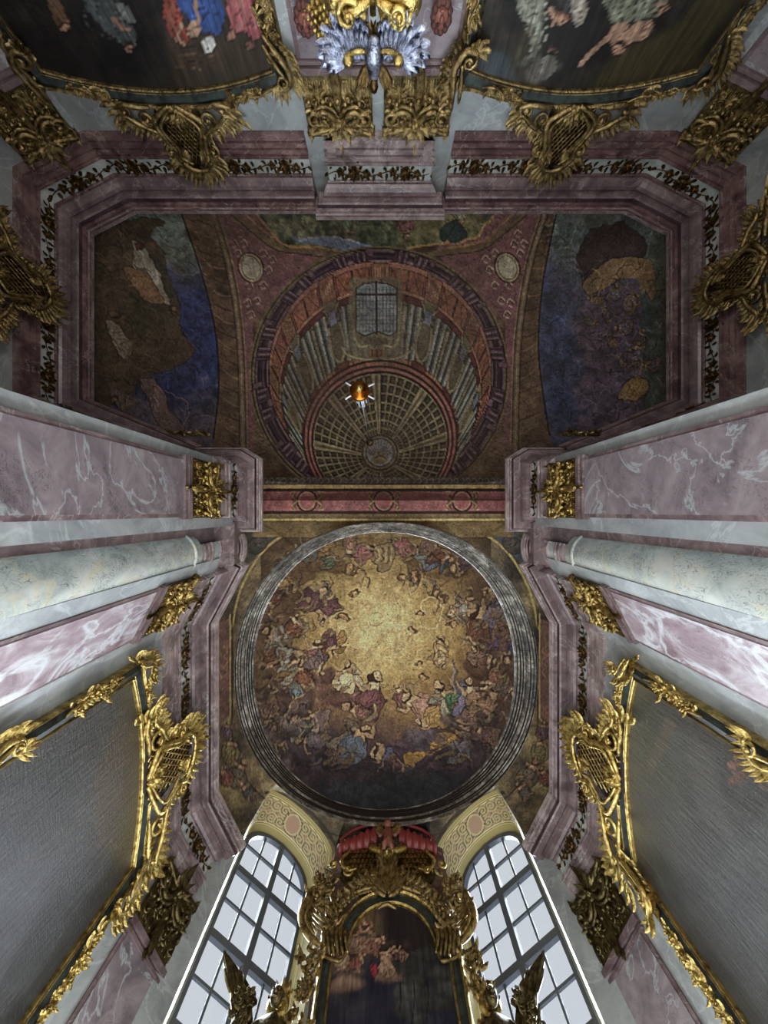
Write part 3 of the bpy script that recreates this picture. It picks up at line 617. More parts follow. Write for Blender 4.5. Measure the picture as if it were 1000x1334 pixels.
blob([(185,495),(205,498),(222,530),(240,560),(215,560),(200,540)], (112, 88, 84), 1, 4, 5); blob([(145,505),(165,512),(176,530),(160,535),(146,520)], (96, 78, 70), 1, 3, 6); head(150, 520, 4, 2, (120, 90, 66))
line([(120, 300), (122, 520)], 4, (44, 52, 44), .8)
for k in range(9): line([(205+k*4, 300+k*7), (215+k*4, 306+k*7), (222+k*4, 300+k*7)], 1.4, [(168, 176, 160), (70, 80, 74)][k % 2], .6)
for k in range(5): line([(150+k*9, 282), (160+k*9, 276), (170+k*9, 284)], 1.4, (60, 74, 66), .7)
# right lunette: a rock cave and many small figures
blob([(752,345),(757,320),(772,300),(790,290),(812,292),(835,310),(840,330),(820,335),(790,345),(775,360),(762,370)], (62, 48, 44), 1.4)
blob([(762,366),(790,345),(820,334),(846,340),(856,372),(850,392),(838,370),(815,362),(790,372),(768,380)], (126, 100, 66), 1.2, 5, 8)
fill([(850, 300), (878, 290), (878, 540), (860, 540)], (72, 74, 54), .7, 4)
for k in range(14): line([(700+k*3, 300+k*4), (720+k*3, 292+k*5), (735+k*2, 305+k*5)], 1.6, [(140, 152, 140), (50, 60, 58)][k % 2], .5, taper=True)
for i, (x, y, s, a, c) in enumerate([(775,388,22,3.5,(110,90,66)),(800,380,26,5.0,(98,96,100)),(825,392,28,5.6,(120,98,88)),(790,410,22,4.4,(84,76,84)),(812,425,26,2.8,(92,84,92)),(835,440,24,5.2,(78,66,70)),(800,445,20,1.2,(112,88,66)),(828,460,28,4.8,(88,80,88)),(845,475,24,3.4,(70,66,64)),(808,468,18,4.0,(96,80,78)),(832,500,30,4.6,(124,96,58)),(770,420,18,.6,(90,82,92))]): fig(x, y, s, a, c, (138, 108, 78), None, 50+i)
blob([(806,520),(815,500),(830,490),(842,498),(838,515),(820,524)], (132, 104, 60), 1.2, 3)
line([(792, 488), (812, 484)], 1.2, (26, 20, 18), .9, False); line([(795, 484), (795, 492)], 1.2, (26, 20, 18), .9, False)
for k in range(24): line([(742+(k*37) % 80, 430+(k*23) % 120), (752+(k*37) % 80, 425+(k*23) % 120), (760+(k*37) % 80, 432+(k*23) % 120)], 1.5, [(140, 122, 128), (46, 38, 50)][k % 2], .5)
warp(region(100, 262, 278, 572), 6, 71, 16); warp(region(708, 262, 890, 572), 6, 73, 16); warp(region(350, 270, 640, 318), 4, 75, 12)
for (x_, y_, w_, h_) in ((122, 290, 150, 270), (715, 290, 150, 270)):
    for k in range(120):
        x = x_+rng.rand()*w_; y = y_+rng.rand()*h_; L = 4+rng.rand()*9; b2 = rng.rand()*pi; v_ = CV[int((y+MG)*S), int((x+MG)*S)].copy(); c = sh(v_, 1.45 if k % 2 else .5)
        line([(x-L*cos(b2), y-L*sin(b2)), (x+3*sin(b2), y-3*cos(b2)), (x+L*cos(b2), y+L*sin(b2))], 1.5, c, .6, taper=True)
line([(232, 266), (256, 335), (273, 395), (283, 450), (285, 510), (278, 572)], 2, (24, 22, 26), .9); line([(727, 268), (716, 320), (707, 370), (702, 425), (703, 480), (716, 568)], 2, (24, 22, 26), .9)

m_ = (np.clip(N1-.38, 0, 1)*1.3)[region(90, 262, 910, 622)][..., None]; Rr = region(90, 262, 910, 622); CV[Rr] = CV[Rr]*(1-m_)+np.array([84, 66, 52], np.float32)*m_
# ---- brushwork over all frescoes: fine contour strokes
R = region(90, 235, 910, 1180)
n = N3[R]*.6+N2[R]*.4; fr = np.abs(((n*9) % 1)-.5); ln = np.clip(1-fr/.07, 0, 1)[..., None]
CV[R] *= 1-.36*ln; n = N2[R]; fr = np.abs(((n*13+.3) % 1)-.5); ln = np.clip(1-fr/.06, 0, 1)[..., None]; CV[R] *= 1+.22*ln
CV[R] *= (.78+.44*N3[R])[..., None]

# ---- 5 canvases
def canvas_bg(x0, y0, x1, y1, stops, k=.6):
    R = region(x0, y0, x1, y1); wash(R, stops, N2*(1-k)+N1*k)
canvas_bg(-150, -150, 385, 150, [(.3, (16, 13, 14)), (.5, (28, 24, 24)), (.7, (48, 40, 34))]); canvas_bg(600, -150, 1150, 150, [(.3, (26, 22, 20)), (.5, (50, 44, 36)), (.7, (84, 74, 52))])
fill([(215, -100), (345, -100), (372, 60), (350, 118), (225, 122)], (64, 54, 38), .9, 8); fill([(215, 40), (300, 55), (290, 95), (225, 90)], (74, 56, 40), .9, 2)
for k in range(4): line([(226, 62+k*9), (282, 62+k*9)], 1.6, [(40, 28, 24), (110, 88, 62)][k % 2], .9, False)
fill([(735, -60), (820, -60), (800, 80), (700, 105), (690, 60)], (30, 28, 28), .85, 6); fill([(812, 70), (900, 20), (960, -60), (1000, -60), (900, 90), (760, 118)], (84, 76, 36), .8, 6); fill([(625, 60), (660, 70), (680, 120), (625, 105)], (70, 84, 92), .8, 4)
clouds(705, 80, 28, 20, 10, (104, 100, 88), 31, 8, 16)
FL_ = (176, 136, 108)
blob([(222,-30),(232,-5),(236,22),(246,50),(236,58),(222,40),(212,10)], (140, 62, 46), 1.2, 6, 21); blob([(236,-30),(262,-30),(286,-2),(292,24),(284,46),(268,40),(252,48),(244,24),(232,4)], (46, 74, 136), 1.4, 9, 22)
blob([(246,30),(256,26),(262,38),(254,50),(244,46)], FL_, 1, 2, 2); line([(236, 30), (232, 48), (240, 60)], 5, FL_); line([(228, 6), (220, 24), (232, 40)], 6, (150, 84, 66)); head(272, 60, 8, 1.4, (196, 190, 180), (190, 186, 180)); line([(254, 0), (256, 20), (262, 30)], 5, FL_)
blob([(296,-25),(322,-20),(340,5),(346,36),(332,52),(318,40),(304,46),(298,20)], (166, 84, 86), 1.4, 9, 23); head(300, 46, 7, 1.2, (150, 104, 84)); head(326, 58, 6, 1.8, (120, 80, 70)); line([(310, 0), (318, 24), (308, 40)], 5, (176, 112, 100))
blob([(104,-20),(132,-14),(158,14),(176,44),(172,66),(154,52),(128,30),(108,4)], (72, 78, 78), 1.4, 10, 24); blob([(150,0),(166,10),(176,24),(170,32),(158,20)], (110, 114, 110), 1, 4, 25); head(168, 62, 6, 1.2, (160, 118, 92)); line([(146, 22), (158, 36), (170, 40)], 5, (160, 118, 92))
blob([(56,-20),(74,-10),(86,20),(92,38),(80,34),(64,10)], (104, 74, 52), 1.2, 5, 26); head(84, 36, 6, 1, (170, 126, 98)); line([(30, 0), (58, 20), (88, 60)], 3, (60, 48, 46), .6); line([(88, 60), (110, 80), (128, 98)], 6, (44, 40, 42), .7)
blob([(676,-30),(700,-20),(712,6),(706,30),(700,66),(690,70),(688,38),(674,14)], (138, 140, 122), 1.3, 9, 31); head(730, 24, 8, 2.2, (186, 140, 110), (150, 90, 60)); blob([(722,-30),(748,-20),(752,6),(742,20),(728,8)], (60, 58, 58), 1.2, 4, 32); blob([(742,-10),(760,-4),(764,18),(752,36),(744,20)], (150, 140, 124), 1.2, 4, 33)
line([(714, 10), (722, 20), (718, 34)], 5, FL_); head(720, 66, 5, 2, (120, 96, 84)); blob([(784,-30),(812,-24),(826,6),(822,30),(806,40),(792,18)], (120, 124, 102), 1.4, 10, 34); blob([(796,34),(816,28),(828,44),(818,60),(802,62),(792,50)], FL_, 1.3, 4, 35)
line([(800, 46), (780, 58), (758, 82)], 6, FL_); line([(758, 82), (754, 88)], 4, sh(FL_, .8)); head(806, 64, 7, 2, (196, 146, 116), (60, 36, 26)); blob([(828,-30),(866,-30),(872,-4),(852,16),(838,36),(826,20),(832,-6)], (128, 132, 112), 1.4, 10, 36); blob([(822,34),(840,26),(850,36),(836,52),(824,52)], FL_, 1.2, 3, 37); line([(850, 8), (862, 4), (872, 12)], 5, FL_); head(862, 14, 5, 1.5, (180, 134, 106))
blob([(700,78),(716,72),(724,86),(712,104),(696,100),(690,88)], (100, 96, 86), .6, 3, 38); line([(690, 30), (696, 60), (700, 90)], 8, (104, 98, 80), .6)
# side canvases near the altar
canvas_bg(-160, 850, 205, 1490, [(.3, (30, 36, 42)), (.5, (48, 56, 62)), (.7, (70, 78, 80))]); canvas_bg(800, 850, 1160, 1490, [(.3, (34, 40, 40)), (.5, (58, 64, 60)), (.7, (84, 92, 88))])
fill([(172, 905), (182, 950), (184, 1080), (160, 1120), (128, 1100), (122, 1010), (150, 940)], (82, 66, 48), .9, 4); fill([(140, 1060), (182, 1050), (178, 1120), (150, 1140)], (74, 74, 48), .7, 5)
for k in range(10): line([(170-k*3, 920+k*16), (140-k*5, 990+k*12), (100-k*10, 1080+k*6)], 1.6, [(38, 30, 26), (116, 92, 66)][k % 2], .4)
fill([(818, 900), (840, 905), (900, 1060), (880, 1080), (840, 1000), (822, 980)], (60, 76, 54), .9, 4); fill([(868, 930), (882, 945), (850, 1010), (842, 1000)], (112, 96, 72), .8, 1); fill([(900, 950), (925, 975), (960, 1100), (910, 1060), (890, 990)], (112, 112, 104), .7, 4)
fill([(850, 905), (1000, 960), (1000, 1010), (900, 960)], (40, 32, 26), .8, 6); fig(958, 1000, 34, 4.2, (110, 80, 60), (190, 130, 100), None, 61); head(952, 996, 6, 1.5, (196, 132, 104)); fig(990, 1010, 30, 4.0, (90, 76, 70), (176, 128, 100), None, 62)
for k in range(12): line([(824+k*6, 930+k*20), (860+k*8, 1000+k*18), (930+k*7, 1080+k*20)], 1.6, [(34, 40, 36), (120, 128, 120)][k % 2], .35)
# altar canvas
canvas_bg(400, 1160, 612, 1490, [(.3, (22, 24, 40)), (.5, (34, 34, 52)), (.7, (52, 50, 60))])
fill([(455, 1190), (500, 1178), (500, 1240), (458, 1250)], (112, 88, 50), .85, 8); fill([(500, 1180), (560, 1190), (590, 1240), (540, 1270), (500, 1240)], (34, 26, 28), .9, 6)
clouds(450, 1272, 26, 20, 14, (118, 92, 76), 41, 8, 15); clouds(508, 1262, 14, 18, 10, (128, 96, 78), 42, 6, 12); clouds(560, 1285, 36, 50, 26, (58, 60, 58), 43, 8, 18); clouds(505, 1235, 30, 14, 8, (66, 50, 44), 44, 6, 10)
for i, (x, y, s, a, c) in enumerate([(478,1215,36,4.5,(132,100,74)),(460,1226,34,3.8,(128,100,78)),(490,1230,28,5.2,(120,80,66)),(444,1246,38,4.3,(140,112,90)),(468,1250,26,5.5,(120,70,62)),(504,1250,36,4.9,(150,116,92)),(518,1240,22,4.0,(104,72,60))]): fig(x, y, s, a, c, (176, 128, 98), (90, 72, 60) if i < 2 else None, 110+i)
warp(region(410, 1170, 600, 1330), 5, 77, 12); blob([(483,1257),(488,1255),(492,1264),(487,1275),(483,1267)], (130, 40, 52), 1, 3, 1)
for k in range(3): line([(520+k*18, 1275), (522+k*18, 1300), (518+k*18, 1340)], 1.2, (16, 16, 22), .8)
warp(region(0, -100, 385, 150), 3, 79, 14); warp(region(600, -100, 1000, 150), 3, 81, 14)
def boxblur(a_, n_):
    for ax in (0, 1):
        c_ = np.cumsum(np.pad(a_, [(n_+1, n_) if k_ == ax else (0, 0) for k_ in range(3)], mode='edge'), ax, dtype=np.float64); a_ = ((c_[2*n_+1:]-c_[:-2*n_-1]) if ax == 0 else (c_[:, 2*n_+1:]-c_[:, :-2*n_-1]))/(2*n_+1)
    return a_.astype(np.float32)
CV = np.clip(CV+.75*(CV-boxblur(CV, 4)), 0, 255); CV = CV*.8+CV.mean(2, keepdims=True)*.2

GAIN = 1.0
def paint(o, V, gain=1.0):
    """lay the picture onto the mesh, point by point"""
    V = np.asarray(V); px = 500+V[:, 0]/V[:, 2]*F; py = 667+V[:, 1]/V[:, 2]*F
    x = np.clip((px+MG)*S, 0, CW-2.01); y = np.clip((py+MG)*S, 0, CH-2.01); x0 = x.astype(int); y0 = y.astype(int); fx = (x-x0)[:, None]; fy = (y-y0)[:, None]
    c = CV[y0, x0]*(1-fx)*(1-fy)+CV[y0, x0+1]*fx*(1-fy)+CV[y0+1, x0]*(1-fx)*fy+CV[y0+1, x0+1]*fx*fy
    c = np.clip(lin(c)*gain, 0, .95); n = len(V)
    at = o.data.attributes.new('paint', 'FLOAT_COLOR', 'POINT'); a4 = np.ones((n, 4), np.float32); a4[:, :3] = c
    at.data.foreach_set('color', a4.ravel())
def grid(name, V, nu, nv, material, parent=None, gain=1.0, org=None, closed_u=False):
    """V: nv*nu points row by row"""
    V = np.asarray(V, np.float64); o0 = np.array(parent['_org']) if parent is not None else np.array(org if org is not None else (0, 0, 0), float)
    me = bpy.data.meshes.new(name); me.vertices.add(len(V)); me.vertices.foreach_set('co', (V-o0).astype(np.float32).ravel())
    j, i = np.mgrid[0:nv-1, 0:(nu if closed_u else nu-1)]; i1 = (i+1) % nu
    q = np.stack([j*nu+i, j*nu+i1, (j+1)*nu+i1, (j+1)*nu+i], -1).reshape(-1, 4); m = len(q)
    me.loops.add(m*4); me.loops.foreach_set('vertex_index', q.ravel().astype(np.int32)); me.polygons.add(m)
    me.polygons.foreach_set('loop_start', np.arange(0, m*4, 4, dtype=np.int32)); me.polygons.foreach_set('loop_total', np.full(m, 4, np.int32))
    me.polygons.foreach_set('use_smooth', np.ones(m, bool)); me.update(); me.validate(); me.materials.append(material)
    o = bpy.data.objects.new(name, me); COL.objects.link(o)
    if parent is not None: o.parent = parent
    else: o.location = o0.tolist()
    o['_org'] = o0.tolist(); paint(o, V, gain); return o
# ------------------------------------------------------------------ the building: floor, walls, entablatures, vaults
FL = -EYE
def mr(x): return -0.2-x                               # mirror of the nave bay
def px2m(P): return np.array([((x-500)*0.02, (y-667)*0.02) for x, y in P])
def offs(P, d):
    """offset a polyline outwards (to the left of its direction) with mitred corners"""
    P = np.asarray(P, float); n = len(P); out = []
    for i in range(n):
        ns = []
        if i > 0: t = P[i]-P[i-1]; ns.append(nrm([-t[1], t[0]]))
        if i < n-1: t = P[i+1]-P[i]; ns.append(nrm([-t[1], t[0]]))
        m = nrm(sum(ns)); out.append(P[i]+m*d/max(0.35, float(np.dot(m, ns[0]))))
    return np.array(out)
def sweep(mb, P, prof, pick=None):
    L = [offs(P, d) for d, z in prof]; n = len(P); k = len(prof)
    # sharp mouldings: every facet gets its own vertices
    for j in range(k-1):
        if pick is not None and j not in pick: continue
        vs = [(x, y, prof[j][1]) for x, y in L[j]]+[(x, y, prof[j+1][1]) for x, y in L[j+1]]
        for i in range(n-1): mb.add([vs[i], vs[i+1], vs[n+i+1], vs[n+i]], [(0, 1, 2, 3)])
    for e in ((0, n-1) if pick is None or 0 in pick else ()):
        q = [(*L[j][e], prof[j][1]) for j in range(k)]; mb.add(q+[(L[-1][e][0], L[-1][e][1], prof[0][1])], [tuple(range(k+1))])
CORN = [(.75, 10.12), (0, 10.1), (0, 10.0), (.05, 9.995), (.05, 9.965), (.012, 9.96), (.02, 9.915), (.075, 9.91), (.075, 9.88), (.045, 9.875), (.055, 9.835), (.11, 9.83), (.11, 9.80), (.075, 9.79), (.10, 9.72), (.14, 9.70), (.31, 9.71), (.31, 9.67),
        (.265, 9.66), (.285, 9.57), (.335, 9.49), (.385, 9.45), (.43, 9.445), (.43, 9.42), (.40, 9.415), (.41, 9.385), (.75, 9.38)]
FRZ = [(.6, 9.40), (.45, 9.40), (.45, 8.93), (.6, 8.93)]
ARC = [(.7, 8.95), (.385, 8.95), (.385, 8.90), (.45, 8.895), (.45, 8.87), (.41, 8.865), (.415, 8.77), (.48, 8.765), (.48, 8.735), (.435, 8.73), (.44, 8.62), (.50, 8.615), (.50, 8.585), (.455, 8.58), (.465, 8.42), (.7, 8.42)]
WOUT = .53
# sunk fillets carry groove shade as dark colour, the big cyma is a middle stone
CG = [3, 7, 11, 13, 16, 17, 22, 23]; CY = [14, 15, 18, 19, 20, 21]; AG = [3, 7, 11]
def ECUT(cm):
    return (('cornice', CORN, cm, [j for j in range(len(CORN)-1) if j not in CG+CY+[1, 5]]), ('cornice_lip', CORN, 'liplight' if cm == 'pink' else 'pink', [1, 5]), ('cyma', CORN, 'mauve', CY), ('cornice_fillet', CORN, 'deep', CG),  # lip facets one tone lighter, as a painted highlight
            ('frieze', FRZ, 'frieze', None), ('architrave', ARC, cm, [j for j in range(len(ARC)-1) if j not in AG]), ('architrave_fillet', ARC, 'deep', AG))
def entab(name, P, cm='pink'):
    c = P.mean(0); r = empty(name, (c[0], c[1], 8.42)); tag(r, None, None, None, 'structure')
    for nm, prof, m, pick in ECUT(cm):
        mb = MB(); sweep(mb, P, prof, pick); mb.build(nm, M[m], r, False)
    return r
def wallstrip(name, P, z0=FL, z1=10.1, out=WOUT, m='grey', th=.25, i0=0, i1=None):
    A = offs(P, out)[i0:i1]; B = offs(P, out+th)[i0:i1]; mb = MB(); n = len(A)
    for i in range(n-1):
        mb.add([(*A[i], z0), (*A[i+1], z0), (*A[i+1], z1), (*A[i], z1), (*B[i], z0), (*B[i+1], z0), (*B[i+1], z1), (*B[i], z1)],
               [(0, 1, 2, 3), (5, 4, 7, 6), (3, 2, 6, 7), (1, 0, 4, 5), (0, 3, 7, 4), (2, 1, 5, 6)])
    c = A.mean(0); return tag(mb.build(name, M[m], None, False, (c[0], c[1], z0)), None, None, None, 'structure')

mb = MB(); mb.box((-9.5, -9, FL-.2), (9.3, 13.2, FL)); tag(mb.build('floor', M['floor'], None, False, (0, 0, FL-.2)), None, None, None, 'structure')

# nave bay (rear) : centre break, straight wall, canted corner, side wall, canted corner
RL = px2m([(412, 275), (175, 275), (119, 304), (119, 521), (262, 580)])
RR = np.array([(mr(x), y) for x, y in RL])[::-1]
RC = px2m([(579, 262), (579, 283), (411, 283), (411, 262)])
P1 = px2m([(205, 583), (318, 583), (341, 597), (341, 693), (300, 693)])
D1 = px2m([(296, 722), (323, 736), (283, 811), (283, 1033), (319, 1104), (272, 1128)])
mir = lambda P: np.array([(-x, y) for x, y in P])[::-1]
ent = []
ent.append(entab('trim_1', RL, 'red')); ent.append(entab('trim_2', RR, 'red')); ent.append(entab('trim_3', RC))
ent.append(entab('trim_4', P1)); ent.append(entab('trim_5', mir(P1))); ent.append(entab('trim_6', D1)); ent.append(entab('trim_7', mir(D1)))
ct = np.linspace(radians(-24), radians(50), 12)
CC = np.array([-4.45, .92])
C1 = np.array([(CC[0]+.86*cos(t), CC[1]+.86*sin(t)) for t in ct])
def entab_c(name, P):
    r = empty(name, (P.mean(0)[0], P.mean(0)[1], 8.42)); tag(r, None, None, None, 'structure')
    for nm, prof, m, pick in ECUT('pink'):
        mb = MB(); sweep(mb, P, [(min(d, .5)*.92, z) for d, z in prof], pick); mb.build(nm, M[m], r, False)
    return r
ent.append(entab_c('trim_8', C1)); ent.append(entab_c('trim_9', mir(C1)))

WP = np.vstack([RR[:4], RL[1:]])                        # whole rear outline from right to left
for k, nm in enumerate(('wall_right_return', 'wall_rear_right', 'wall_rear_right_corner', 'wall_rear', 'wall_rear_left_corner', 'wall_rear_left', 'wall_left_return')):
    wallstrip(nm, WP, i0=k, i1=k+2)
for sd, nm in ((1, 'left'), (-1, 'right')):
    P = D1 if sd == 1 else mir(D1)
    q = P[1:5] if sd == 1 else P[1:5]
    wallstrip('wall_%s' % nm, q)
    # pier that carries the arch
    mb = MB(); x0, x1 = (-8.4, -3.76) if sd == 1 else (3.76, 8.2)
    mb.box((x0, -1.22, FL), (x1, .34, 10.1)); tag(mb.build('wall_%s_pier' % nm, M['grey'], None, False, (x0, -1.2, FL)), None, None, None, 'structure')
    mb = MB(); x0, x1 = (-5.4, -4.2) if sd == 1 else (4.2, 5.4)
    mb.box((x0, .3, FL), (x1, 1.5, 10.1)); mb.box((x0, .25, 9.5), (-3.70, 1.3, 10.16)) if sd == 1 else mb.box((3.70, .25, 9.5), (x1, 1.3, 10.16)); tag(mb.build('wall_%s_recess' % nm, M['mauve'], None, False, (x0, .3, FL)), None, None, None, 'structure')

# ------------------------------------------------------------------ vault over the nave bay
nu, nv = 600, 360
s_ = np.linspace(-1, 1, nu); t_ = np.linspace(-1, 1, nv)
a = np.sin(pi/2*s_); b = np.sin(pi/2*t_)
A_, B_ = np.meshgrid(a, b)
Z = 10.05+4.6*np.sqrt(np.clip((1-np.abs(A_)**3.0)*(1-np.abs(B_)**3.4), 0, 1))
V = np.stack([-.1+8.0*A_, -4.35+4.05*B_, Z], -1).reshape(-1, 3)
tag(grid('ceiling_nave_vault', V, nu, nv, M['fresco'], None, 1.3), None, None, None, 'structure')

# transverse arch between the bays: soffit, faces
nu, nv = 300, 60
ph = np.linspace(pi, 0, nu); yy = np.linspace(-.88, .31, nv)
PHH, YYY = np.meshgrid(ph, yy)
V = np.stack([3.42*np.cos(PHH), YYY, 10.0+2.55*np.sin(PHH)], -1).reshape(-1, 3)
arch = tag(grid('ceiling_arch', V, nu, nv, M['fresco'], None, 1.4), None, None, None, 'structure')
for y in (-.88, .31):
    mb = MB(); th = np.linspace(pi, 0, 49)
    lo = [(3.42*cos(t), y, 10.0+2.55*sin(t)) for t in th]; hi = [(4.6*cos(t), y, 10.0+4.2*sin(t)) for t in th]; n = len(lo)
    mb.add(lo+hi, [(i, i+1, n+i+1, n+i) for i in range(n-1)])
    o = mb.build('arch_face', M['fresco'], arch, False); paint(o, np.array([(q[0], q[1], q[2]) for q in lo+hi]))

# ------------------------------------------------------------------ ring cornice of the presbytery dome
def supel(t, rx, ry, e=2.12):
    c, s2 = np.cos(t), np.sin(t); return rx*np.sign(c)*np.abs(c)**(2/e), ry*np.sign(s2)*np.abs(s2)**(2/e)
NR = 144; TH = np.linspace(0, 2*pi, NR, endpoint=False)
def ringpt(f, z, t):
    rx = 4.74*(1-f)+4.34*f; ry = 4.74*(1-f)+4.64*f; cx = .07*(1-f)+.0*f; cy = 5.07*(1-f)+5.34*f
    x, y = supel(t, rx, ry); return x+cx, y+cy, z
prof = [(-.06, 12.12), (-.05, 12.0), (.0, 11.97), (.03, 11.98), (.05, 12.06), (.12, 12.08), (.14, 12.14), (.13, 12.2), (.24, 12.22), (.26, 12.3), (.36, 12.34), (.42, 12.42), (.41, 12.5), (.52, 12.52), (.54, 12.6), (.62, 12.62), (.66, 12.7), (.78, 12.72), (.8, 12.8), (.9, 12.82), (.96, 12.88), (1.0, 12.9), (1.0, 13.0)]
root = empty('trim_10', (0.05, 5.1, 12)); tag(root, None, None, None, 'structure')
names = ['lower_moulding', 'middle_moulding', 'upper_moulding', 'shade_fillet']; GRV = [3, 6, 8, 11, 13, 15, 17, 20]  # risers coloured near-black as shade between the ring mouldings
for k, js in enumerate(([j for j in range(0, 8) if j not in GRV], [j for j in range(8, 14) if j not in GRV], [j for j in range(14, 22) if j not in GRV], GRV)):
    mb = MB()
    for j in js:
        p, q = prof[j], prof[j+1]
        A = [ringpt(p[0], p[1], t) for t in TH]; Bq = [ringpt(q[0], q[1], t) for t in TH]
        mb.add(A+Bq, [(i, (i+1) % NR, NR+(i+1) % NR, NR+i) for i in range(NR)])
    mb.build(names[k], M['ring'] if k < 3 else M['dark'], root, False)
# dome
nu, nv = 720, 190
TT = np.linspace(0, 2*pi, nu, endpoint=False); rr = np.linspace(1, 0.002, nv)
V = []
for r_ in rr:
    x, y = supel(TT, 4.36*r_, 4.66*r_, 2+.12*r_); V.append(np.stack([x, y+5.34, np.full(nu, 12.86+2.6*(1-r_*r_))], -1))
tag(grid('ceiling_dome', np.vstack(V), nu, nv, M['fresco'], None, 1.8, None, True), None, None, None, 'structure')

# ------------------------------------------------------------------ window bays of the altar wall
def plan(Y0, r): Y = Y0/(1-.88*r); return np.array([r*Y, Y])
K = nrm([1, .88])
FA0, FA1 = plan(12.5, -.437), plan(12.5, -.150)         # jambs of the splay
WA0, WA1 = plan(14.2, -.424), plan(14.2, -.206)         # jambs of the window
NA = 33
def archcurve(A, B, spring, top, base, n=NA, e=2.0):
    out = [(*A, base)]
    for k in range(n):
        t = pi-pi*k/(n-1); c = .5+.5*cos(t); q = A*(1-c)+B*c; out.append((q[0], q[1], spring+(top-spring)*sin(t)**(2/e)))
    out.append((*B, base)); return np.array(out)
fa = archcurve(FA0, FA1, 12.2, 12.98, 3.0, NA, 2.6); wa = archcurve(WA0, WA1, 12.0, 12.86, 3.0, NA, 2.4)
def mx(P): P = np.array(P, float).copy(); P[:, 0] *= -1; return P
def soffit_mat():
    m, nt, b = mat('gilt_stucco_soffit', (150, 136, 96), 0.6); at = N(nt, 'ShaderNodeAttribute', attribute_name='paint')
    nt.links.new(at.outputs['Color'], b.inputs['Base Color']); n = noise(nt, coords(nt), 22, 5, .7); bump(nt, b, n, .4, .02); return m
M['soffit'] = soffit_mat()
def soffit(P, Q, name):
    """embrasure surface between splay and window frame, carrying a painted panel with scrolls"""
    n = 420
    def res(C):
        d = np.r_[0, np.cumsum(np.linalg.norm(np.diff(C, axis=0), axis=1))]; u = np.linspace(0, d[-1], n)
        return np.stack([np.interp(u, d, C[:, k]) for k in range(3)], -1), d[-1]
    A, LA = res(P); B, LB = res(Q); nv = 60; V = []; 
    for j in range(nv): t = j/(nv-1.0); V.append(A*(1-t)+B*t)
    V = np.vstack(V); o = grid(name, V, n, nv, M['soffit'])
    u = np.tile(np.linspace(0, LA, n), nv); t = np.repeat(np.linspace(0, 1, nv), n); mid = LA/2
    c = np.zeros((len(V), 3))+np.array([170, 156, 100.])
    pan = (t > .14) & (t < .72) & (np.abs(u-mid) < 2.0); c[pan] = (176, 148, 122)
    for a_ in (.10, .145, .72, .76): c[np.abs(t-a_) < .014] = (222, 208, 150)
    for a_ in (.125, .74): c[np.abs(t-a_) < .008] = (70, 60, 40)
    uu = (u-mid)
    for s0 in (-1.55, -1.2, -.8, -.45, .45, .8, 1.2, 1.55):
        for t0, sg in ((.28, 1), (.58, -1)):
            dx, dy = uu-s0, (t-t0)*1.6; r_ = np.hypot(dx, dy); an = np.arctan2(dy, dx)
            sp = np.abs(((r_*9-sg*an/(2*pi)*1.0) % 1)-.5); k = (r_ < .24) & (sp < .2); c[k] = (196, 184, 128); k = (r_ < .25) & (sp > .38); c[k] = (88, 76, 48)
    r_ = np.hypot(uu*1.0, (t-.43)*1.3); c[r_ < .36] = (92, 80, 52); c[r_ < .32] = (204, 192, 140); c[r_ < .27] = (170, 138, 112)
    at = o.data.attributes['paint']; a4 = np.ones((len(V), 4), np.float32); a4[:, :3] = lin(c); at.data.foreach_set('color', a4.ravel())
    return tag(o, None, None, None, 'structure')
soffit(fa, wa, 'wall_altar_left_embrasure'); soffit(mx(fa), mx(wa), 'wall_altar_right_embrasure')

# surface from the ring out to arch, walls and window arches (pendentives)
half = [(0, .31, 12.55)]+[(3.42*cos(t), .31, 10+2.55*sin(t)) for t in np.linspace(radians(97), radians(172), 14)]
half += [(-4.1, .34, 10.12), (-4.35, .9, 10.12), (-4.4, 1.6, 10.12), (-4.85, 2.6, 10.1), (-4.84, 4, 10.08), (-4.84, 5, 10.08), (-4.84, 6, 10.08), (-4.82, 7.4, 10.08), (-4.05, 8.85, 10.08), (-3.95, 9.0, 10.3), (-3.9, 9.07, 11.2)]
half += [tuple(p) for p in fa[1:-1]]+[(-1.55, 11.15, 12.9), (-.8, 11.2, 13.05), (0, 11.2, 13.1)]
half = np.array(half); full = np.vstack([half, mx(half)[::-1][1:-1]])
full = np.vstack([full, full[:1]])
d = np.r_[0, np.cumsum(np.linalg.norm(np.diff(full, axis=0), axis=1))]
nu, nv = 900, 70; u = np.linspace(0, d[-1], nu, endpoint=False); OUT = np.stack([np.interp(u, d, full[:, k]) for k in range(3)], -1)
ang = np.unwrap(np.arctan2((OUT[:, 1]-5.07), OUT[:, 0]-.07)); IN = []
for t in ang:
    x, y = cos(t), sin(t); e = 2.12; k = 4.74/((abs(x)**e+abs(y)**e)**(1/e)); IN.append((.07+k*x, 5.07+k*y, 12.02))
IN = np.array(IN); V = []
for j in range(nv):
    t = j/(nv-1.0); P = IN*(1-t)+OUT*t; P[:, 2] += .25*np.sin(pi*t)*np.clip(12.1-OUT[:, 2], 0, 1); V.append(P)
tag(grid('ceiling_pendentives', np.vstack(V), nu, nv, M['fresco'], None, 1.25, None, True), None, None, None, 'structure')

